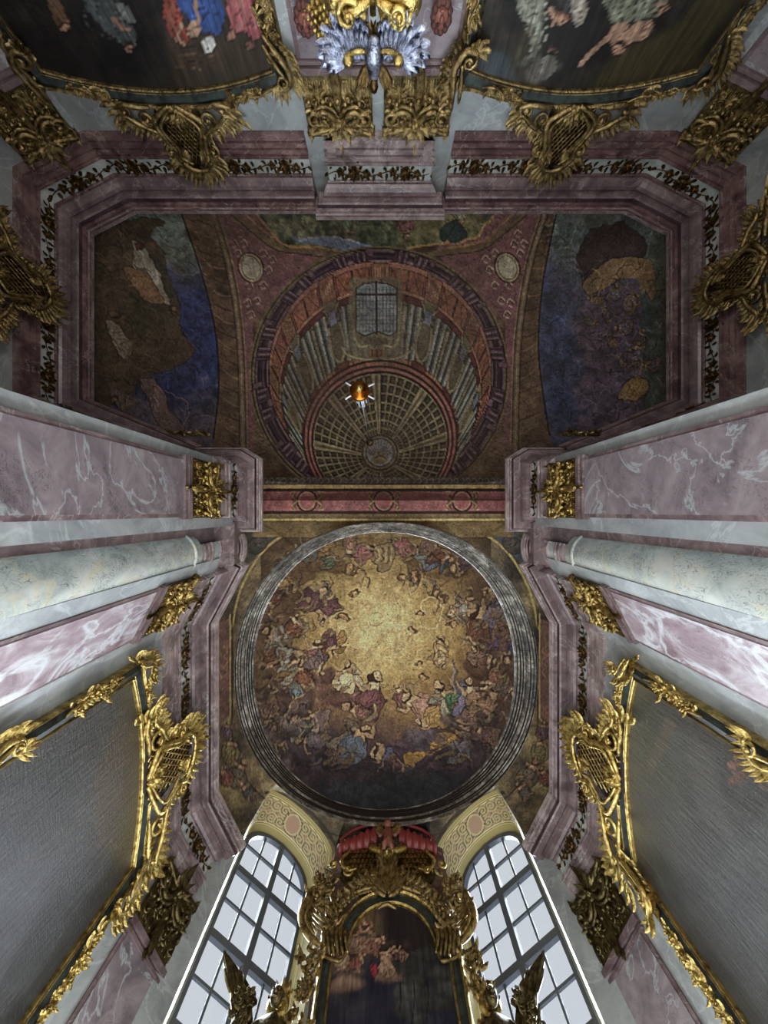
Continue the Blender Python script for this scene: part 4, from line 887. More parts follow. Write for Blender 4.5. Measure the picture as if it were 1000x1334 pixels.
# altar wall between and beside the windows
for nm, A, B, z1 in (('wall_altar', (-1.75, 11.2), (1.75, 11.2), 13.1),):
    mb = MB(); mb.box((A[0], A[1], FL), (B[0], B[1]+.3, z1)); tag(mb.build(nm, M['mauve'], None, False, (0, 11.2, FL)), None, None, None, 'structure')
for sd, nm in ((1, 'left'), (-1, 'right')):
    m2 = (lambda p: np.array([p[0]*sd, p[1]]))
    mb = MB()
    for A, B in (((-4.35, 8.6), FA0), (WA0, plan(14.2, -.5)), (FA1, (-1.6, 11.3))):
        A, B = m2(A), m2(B); dd = nrm(B-A); nn = np.array([-dd[1], dd[0]])*.12
        mb.add([(*(A-nn), FL), (*(B-nn), FL), (*(B+nn), FL), (*(A+nn), FL), (*(A-nn), 12), (*(B-nn), 12), (*(B+nn), 12), (*(A+nn), 12)], [(0, 1, 2, 3), (4, 5, 6, 7), (0, 1, 5, 4), (1, 2, 6, 5), (2, 3, 7, 6), (3, 0, 4, 7)])
    # apron below the window
    A, B = m2(WA0), m2(WA1); mb.add([(*A, FL), (*B, FL), (*B, 3.0), (*A, 3.0)], [(0, 1, 2, 3)])
    A, B = m2(FA0), m2(FA1); C, D = m2(WA0), m2(WA1); mb.add([(*A, 3), (*B, 3), (*D, 3), (*C, 3)], [(0, 1, 2, 3)])
    tag(mb.build('wall_altar_%s' % nm, M['grey'], None, False, (A[0], A[1], FL)), None, None, None, 'structure')

# ------------------------------------------------------------------ windows
def window(name, sd):
    A = np.array([WA0[0]*sd, WA0[1], 0]); B = np.array([WA1[0]*sd, WA1[1], 0]); L = np.linalg.norm(B-A); U = (B-A)/L; Vv = np.array([0, 0, 1.]); Nn = np.cross(U, Vv); 
    if Nn[1] > 0: Nn = -Nn
    r = empty(name, (A+(B-A)/2+np.array([0, 0, 3.0])).tolist()); tag(r, None, None, None, 'structure')
    def top(u):
        c = min(max(u/L, 0), 1); t = math.acos(2*c-1); return 12.0+.86*abs(sin(t))**(2/2.4)
    fr = (A, U, Vv, Nn); fw = .11
    # frame: jambs and arch
    mb = MB(fr); C = [(0, 3.0)]+[(L*(.5+.5*cos(pi-pi*k/24)), top(L*(.5+.5*cos(pi-pi*k/24)))) for k in range(25)]+[(L, 3.0)]
    I = [(fw+(L-2*fw)*(x/L), (y-fw if y > 3.01 else y)) for x, y in C]; n = len(C)
    vs = [(x, y, .08) for x, y in C]+[(x, y, .08) for x, y in I]+[(x, y, -.08) for x, y in C]+[(x, y, -.08) for x, y in I]; fs = []
    for i in range(n-1): fs += [(i, i+1, n+i+1, n+i), (n+i, n+i+1, 3*n+i+1, 3*n+i), (2*n+i, 3*n+i, 3*n+i+1, 2*n+i+1), (i, 2*n+i, 2*n+i+1, i+1)]
    mb.add(vs, fs); mb.build('window_frame', M['mullion'], r, False)
    mb = MB(fr); mb.box((L/2-.085, 3.0, -.06), (L/2+.085, top(L/2)-.02, .1)); mb.build('mullion', M['mullion'], r, False)
    rows = [4.3, 6.03, 7.76, 9.48, 11.2]
    for z in rows: mb = MB(fr); mb.box((fw, z-.085, -.05), (L-fw, z+.085, .09)); mb.build('transom', M['mullion'], r, False)
    cell = (L-2*fw-.17)/4; xs = [fw+cell, L-fw-cell]
    for x in xs: mb = MB(fr); mb.box((x-.028, 3.0, -.03), (x+.028, top(x)-.02, .04)); mb.build('glazing_bar', M['mullion'], r, False)
    zb = [3.6, 5.165, 6.9, 8.62, 10.34, 12.0]
    for z in zb: mb = MB(fr); mb.box((fw, z-.028, -.03), (L-fw, z+.028, .045)); mb.build('glazing_bar', M['mullion'], r, False)
    xx = [fw, fw+cell, L/2, L-fw-cell, L-fw]; zz = sorted(rows+zb+[3.0]); 
    for k in range(4):
        for j in range(len(zz)):
            z0 = zz[j]; x0, x1 = xx[k], xx[k+1]
            if j < len(zz)-1: q = [(x0, z0), (x1, z0), (x1, zz[j+1]), (x0, zz[j+1])]
            else: q = [(x0, z0), (x1, z0)]+[(x1+(x0-x1)*i/6.0, top(x1+(x0-x1)*i/6.0)-.05) for i in range(7)]
            mb = MB(fr); n = len(q); mb.add([(x, y, -.008) for x, y in q]+[(x, y, .004) for x, y in q], [tuple(range(n)), tuple(range(n, 2*n))[::-1]]+[(i, (i+1) % n, n+(i+1) % n, n+i) for i in range(n)])
            mb.build('pane', M['glass'], r, False)
window('window_1', 1); window('window_2', -1)
# ------------------------------------------------------------------ flower sprays on the frieze
def spray_mesh():
    mb = MB((np.zeros(3), np.array([1., 0, 0]), np.array([0, 0, 1.]), np.array([0, -1., 0])))
    random.seed(3)
    mb.curve([(-.62, .02), (-.4, .07), (-.15, -.02), (.0, .0)], .014, .03, 4, 3); mb.curve([(0, 0), (.2, .04), (.42, -.03), (.64, .03)], .014, .03, 4, 3)
    mb.rose(0, 0, .17, .05, 6); mb.sph((0, 0, .05), .085, 8, 5, (1, .8, .6)); mb.rose(-.3, .03, .11, .04, 5); mb.sph((-.3, .03, .04), .055, 7, 4); mb.rose(.33, -.01, .11, .04, 5); mb.sph((.33, -.01, .04), .055, 7, 4)
    for x, y, a in ((-.6, .03, 2.6), (-.5, .05, 1.2), (-.46, .02, 4.6), (-.16, .04, 1.9), (-.15, -.05, 4.2), (-.07, .12, 1.8), (.07, .12, 1.2), (.1, -.1, 5.2), (-.08, -.12, 4.4), (.17, .06, .9), (.48, .03, 1.4), (.5, -.03, 5.4), (.62, .02, .3), (.2, -.03, 4.9), (-.36, .12, 1.3), (.3, .09, 1.9)):
        mb.leaf(x, y, a, .12, .08, .02, .04, 4, False)
    o = mb.build('flower_spray', M['leafgold']); return o
spray = spray_mesh(); first_spray = [True]
def sprays(parent, P, out=.45, z=9.165, step=1.32, skip=()):
    Q = offs(P, out)
    for i in range(len(Q)-1):
        d_ = Q[i+1]-Q[i]; L = np.linalg.norm(d_)
        if L < .5 or i in skip: continue
        t = d_/L; n = np.array([t[1], -t[0]]); k = max(1, int(round(L/step)))
        for j in range(k):
            c = Q[i]+d_*((j+.5)/k)
            if first_spray[0]: o = spray; first_spray[0] = False
            else: o = spray.copy(); COL.objects.link(o)
            o.parent = parent; og = parent['_org']
            o.location = (c[0]-og[0], c[1]-og[1], z-og[2]); o.rotation_euler = (0, 0, atan2(n[0], -n[1]))
            s2 = min(1.15, L/k/1.3)*(.97+.06*((j*7) % 3)); o.scale = (s2, 1, 1.4 if j % 2 else 1.25)
for e, P in zip(ent, [RL, RR, RC, P1, mir(P1), D1, mir(D1)]): sprays(e, P, skip={3: (0,), }.get(0, ()))
for e, P in zip(ent[7:], [C1[3:9:5], mir(C1)[3:9:5]]): sprays(e, np.array([P[0], P[-1]]) if len(P) > 1 else P, .41)

# ------------------------------------------------------------------ pilasters with carved capitals
def carved_capital(mb, w=1.2, z0=7.28, z1=8.44, hi=1.0):
    h = z1-z0; X = w/2
    # fringe of upright husk leaves
    n = 9
    for i in range(n):
        x = -X*.86+i*(2*X*.86)/(n-1); mb.leaf(x, z0+.03+.05*(i % 2), pi/2, .44, .13, .06, .03); mb.sph((x, z0+.38+.05*(i % 2), .14), .045, 6, 4)
        mb.curve([(x-.06, z0+.06), (x-.055, z0+.3), (x, z0+.42), (x+.055, z0+.3), (x+.06, z0+.06)], .018, .07, 4, 3)
    mb.leaf(0, z0+.62, -pi/2, .95, .17, .12, .16, 7); mb.leaf(0, z0-.02, -pi/2, .32, .09, .1, .05)
    for sd in (-1, 1):
        mb.curve([(0, z0+.72), (sd*.12, z0+.56), (sd*.3, z0+.50), (sd*.48, z0+.6)], .04, .11, 6, 5)
        mb.curve([(sd*.03, z0+.9), (sd*.16, z0+.66), (sd*.33, z0+.62), (sd*.52, z0+.84)], .06, .12, 6, 5)
        mb.scroll(sd*.44, z0+.76, .16, pi/2 if sd > 0 else pi/2, 1.35, .045, .12, -sd)
        mb.scroll(sd*.2, z0+.36, .1, -pi/2, 1.1, .03, .09, sd); mb.scroll(sd*.46, z0+.2, .09, pi/2, 1.1, .025, .08, -sd)
        for k in range(5): mb.leaf(sd*(.08+.09*k), z0+.8-.03*k, -pi/2+sd*(.5+.1*k), .2, .1, .1, .07)
        mb.fan(sd*.2, z0+1.0, -pi/2+sd*.7, .3, .11, 4, .8, .09); mb.leaf(sd*(X-.05), z0+1.05, pi+0 if sd > 0 else 0, .34, .12, .09, .05)
        mb.leaf(sd*(X-.02), z0+.95, pi/2, .25, .14, .1, .08); mb.leaf(sd*(X-.04), z0+.62, -pi/2, .28, .1, .08, .05)
        mb.leaf(sd*.42, z0+.98, pi/2+sd*.5, .2, .1, .08, .04)
    mb.fan(0, z0+.95, pi/2, .36, .13, 5, 1.3, .12, .12); mb.rose(.02, z0+.86, .13, .12); mb.leaf(0.04, z0+1.0, pi/2+.1, .5, .14, .16, .1)
    mb.curve([(-X, z1-.06), (-X*.5, z1-.16), (0, z1-.2), (X*.5, z1-.16), (X, z1-.06)], .045, .1, 6, 5, 0)
    for k in range(26):
        x, y = random.uniform(-X*.85, X*.85), random.uniform(z0+.12, z1-.15); mb.leaf(x, y, random.uniform(0, 6.28), .16, .08, .07, .05, 3)
    for k in range(10):
        x, y = random.uniform(-X*.75, X*.75), random.uniform(z0+.15, z1-.2); mb.scroll(x, y, random.uniform(.06, .1), random.random()*6, random.choice([-1, 1])*1.1, .018, .09, 1, 5)
def make_pilaster(shaftm, capm, label, w=1.2):
    r = empty('pilaster', (0, 0, 0)); fr = (np.zeros(3), np.array([1., 0, 0]), np.array([0, 0, 1.]), np.array([0, -1., 0])); X = w/2
    mb = MB(fr); mb.box((-X, 0.0, -.06), (X, 7.16, .02)); mb.build('shaft', M['mauve'], r, False)
    mb = MB(fr); mb.box((-X+.07, .5, .0), (X-.07, 7.02, .035)); mb.build('panel', M[shaftm], r, False)
    mb = MB(fr); mb.box((-X-.06, FL, -.1), (X+.06, .3, .1)); mb.box((-X-.03, .3, -.1), (X+.03, .5, .06)); mb.build('base', M['mauve'], r, False)
    mb = MB(fr)
    for z0, z1, o in ((7.03, 7.09, .07), (7.10, 7.13, .03), (7.14, 7.25, .09)): mb.box((-X-o*.5, z0, -.1), (X+o*.5, z1, o))
    mb.build('necking', M['mauve'], r, False)
    mb = MB(fr); mb.box((-X+.04, 7.25, -.06), (X-.04, 8.3, .06), -.06); mb.box((-X-.05, 8.32, -.06), (X+.05, 8.42, .1)); c = mb.build('capital', M['bronze' if capm != 'gold' else 'leafgold'], r, False)
    mb = MB(fr); carved_capital(mb, w); mb.build('capital_carving', M[capm], c)
    return r
n2 = lambda v: np.array(v)/np.linalg.norm(v)
pl_rc = make_pilaster('pinkshaft', 'oldgold', '')
def put(r, x, y, n, lab, sx=1.0, grp=None):
    face(r, x, y, n, 0, sx); tag(r, lab, 'pilaster', grp or 'marble pilasters with gilt capitals'); return r
put(pl_rc, -.93, -8.33, (0, 1), 'rose marble pilaster with gilt capital on rear wall, left of the chandelier', 1.12)
put(copy_tree(pl_rc), .69, -8.33, (0, 1), 'rose marble pilaster with gilt capital on rear wall, right of the chandelier', 1.12)
cl = np.array([-7.26, -7.97]); put(copy_tree(pl_rc), cl[0], cl[1], n2((.46, .89)), 'pilaster with dull gilt capital canted across the rear left corner', 1.0)
put(copy_tree(pl_rc), mr(cl[0]), cl[1], n2((-.46, .89)), 'pilaster with dull gilt capital canted across the rear right corner', 1.0)
p1 = make_pilaster('pinkshaft', 'capgold', ''); put(p1, -3.70, -.46, (1, 0), 'wide pink marble pilaster with bright gilt capital on the left arch pier', .93)
put(copy_tree(p1), 3.70, -.46, (-1, 0), 'wide pink marble pilaster with bright gilt capital on the right arch pier', .93)
p2 = make_pilaster('striped', 'capgold', ''); dc = np.array([-4.40, 1.88]); put(p2, dc[0], dc[1], n2((.887, .46)), 'rose and white streaked pilaster between left column and left canvas', .92)
put(copy_tree(p2), -dc[0], dc[1], n2((-.887, .46)), 'rose and white streaked pilaster between right column and right canvas', .92)
p3 = make_pilaster('pinkshaft', 'bronze', ''); fc = np.array([-4.47, 8.17]); put(p3, fc[0], fc[1], n2((.88, -.47)), 'shaded pilaster with dark bronze capital beside the left window', .98)
put(copy_tree(p3), -fc[0], fc[1], n2((-.88, -.47)), 'shaded pilaster with dark bronze capital beside the right window', .98)

# ------------------------------------------------------------------ round columns
def column():
    r = empty('column', (CC[0], CC[1], FL)); c = (CC[0], CC[1], 0)
    mb = MB(); mb.lathe([(.50, .4), (.50, 3.0), (.47, 6.0), (.455, 8.3), (.455, 8.46)], c, 40); mb.build('shaft', M['cream'], r)
    mb = MB(); mb.lathe([(.72, FL), (.72, FL+.6), (.66, FL+.62), (.66, .0), (.6, .05), (.62, .15), (.55, .25), (.57, .32), (.5, .4)], c, 40); mb.build('base', M['mauve'], r)
    mb = MB(); mb.lathe([(.455, 8.12), (.49, 8.13), (.5, 8.17), (.47, 8.19), (.455, 8.2)], c, 40); mb.build('astragal', M['cream'], r)
    return r
c1 = column(); tag(c1, 'pale veined round marble column on the left, lit from the altar side', 'column', 'round columns beside the arch')
c2 = copy_tree(c1); c2.location = (-CC[0], CC[1], FL); tag(c2, 'pale veined round marble column on the right, with bluish sheen', 'column', 'round columns beside the arch')

# ------------------------------------------------------------------ framed canvases
def wallframe(O, U): return (np.array(O, float), nrm(U), np.array([0, 0, 1.]), nrm(np.cross(nrm(U), [0, 0, 1.])))
def cartouche(painting, fr, cx, cy, w, h, m, asym=0.0, seed=1, tilt=0.16):
    """rocaille crest: pierced shield, C scrolls, side wings of leaves, fringe of flames"""
    random.seed(seed); O, U, V_, N_ = fr
    fr2 = (O+cx*U+cy*V_+.1*N_, U, nrm(V_+tilt*N_), nrm(N_-tilt*V_)); sx, sy = w/2.6, h/1.9
    mb = MB(fr2); Q = cr([(-.42, .1), (-.5, .5), (-.36, .9), (-.34, 1.2), (0, 1.42), (.34, 1.2), (.36, .9), (.5, .5), (.42, .1), (0, -.02)], 4)
    Q = np.array([(x*sx, y*sy, .02) for x, y in Q]); n = len(Q); B = Q.copy(); B[:, 2] = -.05
    cm = Q.mean(0); mb.add(np.vstack([Q, B, [[cm[0], cm[1], .07]]]), [(i, (i+1) % n, 2*n) for i in range(n)]+[(i, n+i, n+(i+1) % n, (i+1) % n) for i in range(n)]); cr_ = mb.build('crest', M['dark'] if m == 'gold' else M['leafgold'], painting)  # near-black backing puts gap shade into the colour behind bright gilding
    mb = MB(fr2)
    for k in range(-7, 8):
        for sg in (-1, 1):
            P = []
            for j in range(9):
                y = .05+j*.15; x = k*.1+sg*(y-.6)*.55
                if abs(x) < .42-max(0, y-.9)*.35: P.append((x*sx, y*sy, .09+.02*sg))
            if len(P) > 1: mb.tube(P, .014, 4)
    mb.build('lattice', M[m], cr_)
    mb = MB(fr2)
    for sd in (-1, 1):
        k = 1+asym*sd
        q = lambda L_: [(sd*x*sx*k, y*sy, w_) for x, y, w_ in L_]
        mb.curve(q([(.06, .02, .1), (.3, .12, .14), (.52, .3, .15), (.46, .6, .16), (.36, .86, .15), (.4, 1.1, .14), (.2, 1.36, .14), (0, 1.42, .15)]), .058, .1, 7, 6, .3)
        mb.curve(q([(.1, .1, .14), (.28, .22, .17), (.42, .4, .18), (.36, .64, .18), (.27, .86, .17), (.29, 1.06, .16), (.1, 1.24, .16)]), .04, .1, 6, 6, .3)
        mb.curve(q([(.46, .62, .12), (.62, .5, .13), (.86, .38, .13), (1.1, .2, .12), (1.25, .3, .1)]), .045, .1, 6, 6, .5)
        mb.scroll(sd*.66*sx*k, .28*sy, .17*sx, pi/2, 1.3, .045, .1, -sd); mb.scroll(sd*.5*sx*k, .98*sy, .13*sx, -pi/2, 1.2, .04, .12, sd)
        mb.scroll(sd*1.06*sx*k, .1*sy, .14*sx, 0, 1.2, .04, .1, sd); mb.curve(q([(.5, .05, .1), (.75, .02, .12), (1.0, -.02, .12), (1.25, .06, .1)]), .05, .1, 6, 5)
    mb.build('scroll', M[m], cr_)
    mb = MB(fr2)
    for i in range(15):
        t = -1.75+3.5*i/14; x = .4*sin(t*.62)*1.1; y = .95+.5*cos(t*.62)
        mb.leaf(x*sx, y*sy, pi/2-t*.8+random.uniform(-.12, .12), (.34+.12*cos(t))*sy*random.uniform(.8, 1.15), .13*sx, .1, .1, 5)
    for sd in (-1, 1):
        k = 1+asym*sd
        for i in range(8): mb.leaf(sd*(.62+.09*i)*sx*k, (.42-.02*i)*sy, pi/2-sd*(.5+.09*i), .3*sy*random.uniform(.7, 1.3), .12*sx, .08, .08, 4)
        for i in range(6): mb.leaf(sd*(1.1+.03*i)*sx*k, (.35-.1*i)*sy, (0 if sd > 0 else pi)+sd*(.5-.25*i), .26*sx*random.uniform(.7, 1.3), .12*sy, .08, .08, 4)
        for i in range(6): mb.leaf(sd*(.5-.02*i)*sx*k, (.55+.1*i)*sy, (0.3 if sd > 0 else pi-.3), .2*sx*random.uniform(.6, 1.3), .1*sy, .08, .08, 4)
        mb.fan(sd*.2*sx, .95*sy, pi/2-sd*.3, .3, .1, 4, .6, .12)
    mb.fan(0, .05*sy, pi/2, .4*sy, .12*sx, 5, .9, .14); mb.rose(0, .12*sy, .13, .18)
    mb.build('foliage', M[m], cr_)
    return cr_
def framed(name, label, O, U, u0, u1, z0, z1, rise, cm, gm, orn, crest, n=90):
    """canvas with a gently arched top in a lacquered frame with gilt fillets and carved clusters"""
    fr = wallframe(O, U); O, U, Vz, Nn = fr
    c3 = O+(u0+u1)/2*U+z0*Vz; r = empty(name, c3.tolist()); tag(r, label, 'painting', 'framed canvases on the walls')
    top = lambda u: z1+rise*(1-((u-(u0+u1)/2)/((u1-u0)/2))**2)
    us = np.linspace(u0, u1, n); nvv = 150; V = []
    for j in range(nvv):
        t = j/(nvv-1.0); V.append(np.stack([O+u*U+(z0+(top(u)-z0)*t)*Vz+.05*Nn for u in us]))
    grid('canvas', np.vstack(V), n, nvv, M[cm], r, 1.1 if cm == 'canvas' else 1.15)
    path = [(u0, z0)]+[(u, top(u)) for u in np.linspace(u0, u1, 25)]+[(u1, z0)]
    def strip(nm, d0, d1, w0, w1, m, round_=True):
        # offset in the wall plane: outward of the canvas
        P = np.array(path); Oa = []
        for k in range(len(P)):
            if k == 0: nn = np.array([-1., 0])
            elif k == len(P)-1: nn = np.array([1., 0])
            elif k == 1: nn = np.array([-1., 1.])
            elif k == len(P)-2: nn = np.array([1., 1.])
            else: t = P[k+1]-P[k-1]; t /= np.linalg.norm(t); nn = np.array([-t[1], t[0]])
            Oa.append(nn)
        Oa = np.array(Oa); mb = MB(fr); s = []
        pr = [(d0, 0), (d0, w0), ((d0+d1)/2, w1), (d1, w0), (d1, 0)] if round_ else [(d0, 0), (d0, w0), (d1, w1), (d1, 0)]
        for dd, ww in pr: s.append(np.c_[P+Oa*dd, np.full(len(P), ww)])
        n_ = len(P); mb.add(np.vstack(s), [(j*n_+i, j*n_+i+1, (j+1)*n_+i+1, (j+1)*n_+i) for j in range(len(pr)-1) for i in range(n_-1)])
        return mb.build(nm, M[m], r, False)
    strip('inner_fillet', -.01, .02, .1, .12, gm); strip('inner_fillet', .04, .06, .1, .12, gm)
    strip('frame', .03, .27, .1, .16, 'blackgreen'); strip('outer_fillet', .24, .3, .12, .16, gm)
    for (u, z, ang, size, kind) in orn:
        random.seed(int(abs(u*31+z*17))+3); mb = MB((O+u*U+z*Vz+.12*Nn, cos(ang)*U+sin(ang)*Vz, -sin(ang)*U+cos(ang)*Vz, Nn))
        if kind == 'flowers':
            for k, x in enumerate(np.linspace(-.9, .9, 7)): mb.rose(x*size*.5, random.uniform(-.05, .05), .13*size*(1.2-.4*abs(x)), .05)
            for k in range(16): x = random.uniform(-1.1, 1.1); mb.leaf(x*size*.5, random.uniform(-.08, .08), random.uniform(0, 6.28), .2*size, .1*size, .05, .06, 4)
            mb.curve([(-.75*size, 0), (-.3*size, .05), (.3*size, -.05), (.75*size, 0)], .03, .06)
        else:
            mb.curve([(-.75*size, -.02), (-.4*size, .1*size), (0, .22*size), (.3*size, .1*size), (.32*size, -.15*size)], .07*size, .12, 7); mb.scroll(.18*size, .02, .2*size, pi/2, 1.4, .05*size, .12, -1)
            mb.curve([(-.6*size, -.1*size), (-.2*size, 0), (.1*size, .1*size)], .05*size, .14); mb.scroll(-.3*size, -.05*size, .13*size, 0, 1.2, .04*size, .1, 1)
            for k in range(12): t = k/11.; mb.leaf((-.7+1.1*t)*size, (.02+.28*sin(t*2.6))*size, pi/2-.9*(t-.3)*1.6, .26*size*random.uniform(.7, 1.2), .11*size, .08, .09, 4)
            mb.fan(.3*size, -.1*size, -.4, .34*size, .1*size, 5, 1.1, .1, .1); mb.leaf(-.7*size, 0, pi+.05, .5*size, .12*size, .06, .03, 5)
        mb.build('carved_cluster', M[gm], r)
    if crest: cartouche(r, fr, *crest)
    return r
# rear wall pair (seen upside down at the top of the frame)
YR = -8.40
U_ = (-1, 0, 0)                                         # facing the altar: across is towards -X so that N points to +Y
def rearorn(a, b):
    return [(a-.15, 7.15, pi/2+.2, .8, 'scroll'), (b+.15, 7.1, pi/2-.2, -.9, 'scroll'), (a+.6, 7.6, .25, .6, 'flowers'), (b-.7, 7.55, -.25, .6, 'flowers'), (a-.17, 6.3, pi/2, .6, 'flowers'), (b+.17, 6.3, pi/2, .6, 'flowers')]
framed('painting', 'upside-down dark canvas with a blue-robed figure, rear wall left', (0, YR, 0), U_, 2.1, 6.45, 2.2, 7.22, .36, 'darkcanvas', 'oldgold', rearorn(2.1, 6.45), (4.3, 7.75, 2.45, 1.75, 'oldgold', 0, 5, .10))
framed('painting', 'upside-down canvas with pale figures in a dark cave, rear wall right', (0, YR, 0), U_, -5.9, -1.65, 2.2, 7.22, .36, 'darkcanvas', 'oldgold', rearorn(-5.9, -1.65), (-3.92, 7.75, 2.45, 1.75, 'oldgold', 0, 6, .10))
# nave side walls
framed('painting', 'canvas on the rear left side wall, only its gilt crest in view', (-8.13, 0, 0), (0, 1, 0), -7.0, -3.4, 2.2, 7.35, .3, 'darkcanvas', 'oldgold', [], (-5.0, 7.65, 2.5, 1.75, 'oldgold', .05, 8, .10))
framed('painting', 'canvas on the rear right side wall, gilt crest and frame edge in view', (7.93, 0, 0), (0, -1, 0), 3.4, 7.0, 2.2, 7.45, .3, 'darkcanvas', 'oldgold', [(3.6, 7.5, .3, .8, 'flowers')], (5.15, 7.75, 2.4, 1.75, 'oldgold', -.05, 9, .10))
# presbytery side walls
XS = 4.87
def sideorn(s):
    q = [(3.1, 7.62, .9, .62, 'scroll'), (3.62, 7.7, .15, .4, 'flowers'), (6.7, 7.62, -.3, .4, 'flowers'), (6.95, 7.0, -1.35, .85, 'scroll'), (3.02, 6.3, pi/2, .85, 'flowers'), (3.0, 4.75, pi/2, .6, 'scroll'), (6.97, 5.95, pi/2, .9, 'flowers'), (6.97, 5.3, pi/2, .6, 'flowers')]
    return [(s*a if s > 0 else -a, b, c if s > 0 else pi-c, d_, k) for a, b, c, d_, k in q]
framed('painting', 'large glossy dark blue canvas on the left presbytery wall', (-XS, 0, 0), (0, 1, 0), 3.2, 6.75, 1.8, 7.3, .28, 'canvas', 'gold', sideorn(1), (5.35, 7.6, 3.3, 1.8, 'gold', .22, 11, .2))
framed('painting', 'large glossy canvas with grey-green drapery on the right presbytery wall', (XS, 0, 0), (0, -1, 0), -6.75, -3.2, 1.8, 7.3, .28, 'canvas', 'gold', sideorn(-1), (-5.35, 7.6, 3.3, 1.8, 'gold', -.22, 12, .2))
# ------------------------------------------------------------------ altarpiece
YA = 10.0
AF = (np.array([0.05, YA, 0]), np.array([1., 0, 0]), np.array([0, 0, 1.]), np.array([0, -1., 0]))
def A(px, py, w=0.0):
    z = (YA-w)*F/(py-667.0); return ((px-500)/F*z-.05, z, w)
al = empty('altarpiece', (0.05, YA, 2.0)); tag(al, 'tall gilt and marbled altarpiece framing a dark arched painting between the windows', 'altarpiece')
mb = MB(AF); Q = [A(418, 1290), A(428, 1240), A(438, 1160), A(446, 1100), A(470, 1090), A(505, 1082), A(545, 1090), A(566, 1100), A(574, 1160), A(584, 1240), A(594, 1290)]
Q = [(x*1.16, z) for x, z, w in Q]; Q = [(Q[0][0], 2.0)]+Q+[(Q[-1][0], 2.0)]; n = len(Q)
mb.add([(x, z, -.5) for x, z in Q]+[(x, z, -.12) for x, z in Q], [tuple(range(n))[::-1], tuple(range(n, 2*n))]+[(i, (i+1) % n, n+(i+1) % n, n+i) for i in range(n)]); mb.build('backing', M['red'], al, False)
# canvas
cu0, cu1 = A(428, 1290)[0]+.02, A(590, 1290)[0]-.0; n = 90; nvv = 170; V = []
sp = A(500, 1240)[1]; xl, xr = A(454, 1235)[0], A(566, 1235)[0]; ztop = A(505, 1181)[1]
for j in range(nvv):
    z = 3.0+(ztop-3.0)*j/(nvv-1.0)
    if z <= sp: a0, a1 = cu0, cu1
    else:
        k = sqrt(max(0, 1-((z-sp)/(ztop-sp))**2)); c_ = (xl+xr)/2; h_ = (xr-xl)/2; a0, a1 = c_-h_*k, c_+h_*k
        if k == 0: a0, a1 = c_-.01, c_+.01
    V.append(np.stack([np.array([.05+u, YA-.02, z]) for u in np.linspace(a0, a1, n)]))
grid('canvas', np.vstack(V), n, nvv, M['darkcanvas'], al, 1.7)
# inner frame: jambs, shouldered shells, arch
c_ = (xl+xr)/2; h_ = (xr-xl)/2
archp = [(c_+(h_)*cos(t), sp+(ztop-sp)*sin(t)) for t in np.linspace(pi, 0, 25)]
def ribbon(nm, P, d0, d1, w0, w1, m, parent=al):
    P = np.array(P); T = np.gradient(P, axis=0); T /= np.linalg.norm(T, axis=1)[:, None]+1e-9; Nn = np.stack([-T[:, 1], T[:, 0]], 1); s = []
    pr = [(d0, -.1), (d0, w0), ((d0+d1)/2, w1), (d1, w0), (d1, -.1)]
    for a_, b_2 in pr: s.append(np.c_[P+Nn*a_, np.full(len(P), b_2)])
    n_ = len(P); mb = MB(AF); mb.add(np.vstack(s), [(j*n_+i, j*n_+i+1, (j+1)*n_+i+1, (j+1)*n_+i) for j in range(4) for i in range(n_-1)]); return mb.build(nm, M[m], parent, False)
ribbon('arch_frame', archp, .0, .05, .08, .12, 'gold'); ribbon('arch_frame', archp, .05, .28, .06, .08, 'blackgreen'); ribbon('arch_frame', archp, .28, .34, .1, .14, 'gold')
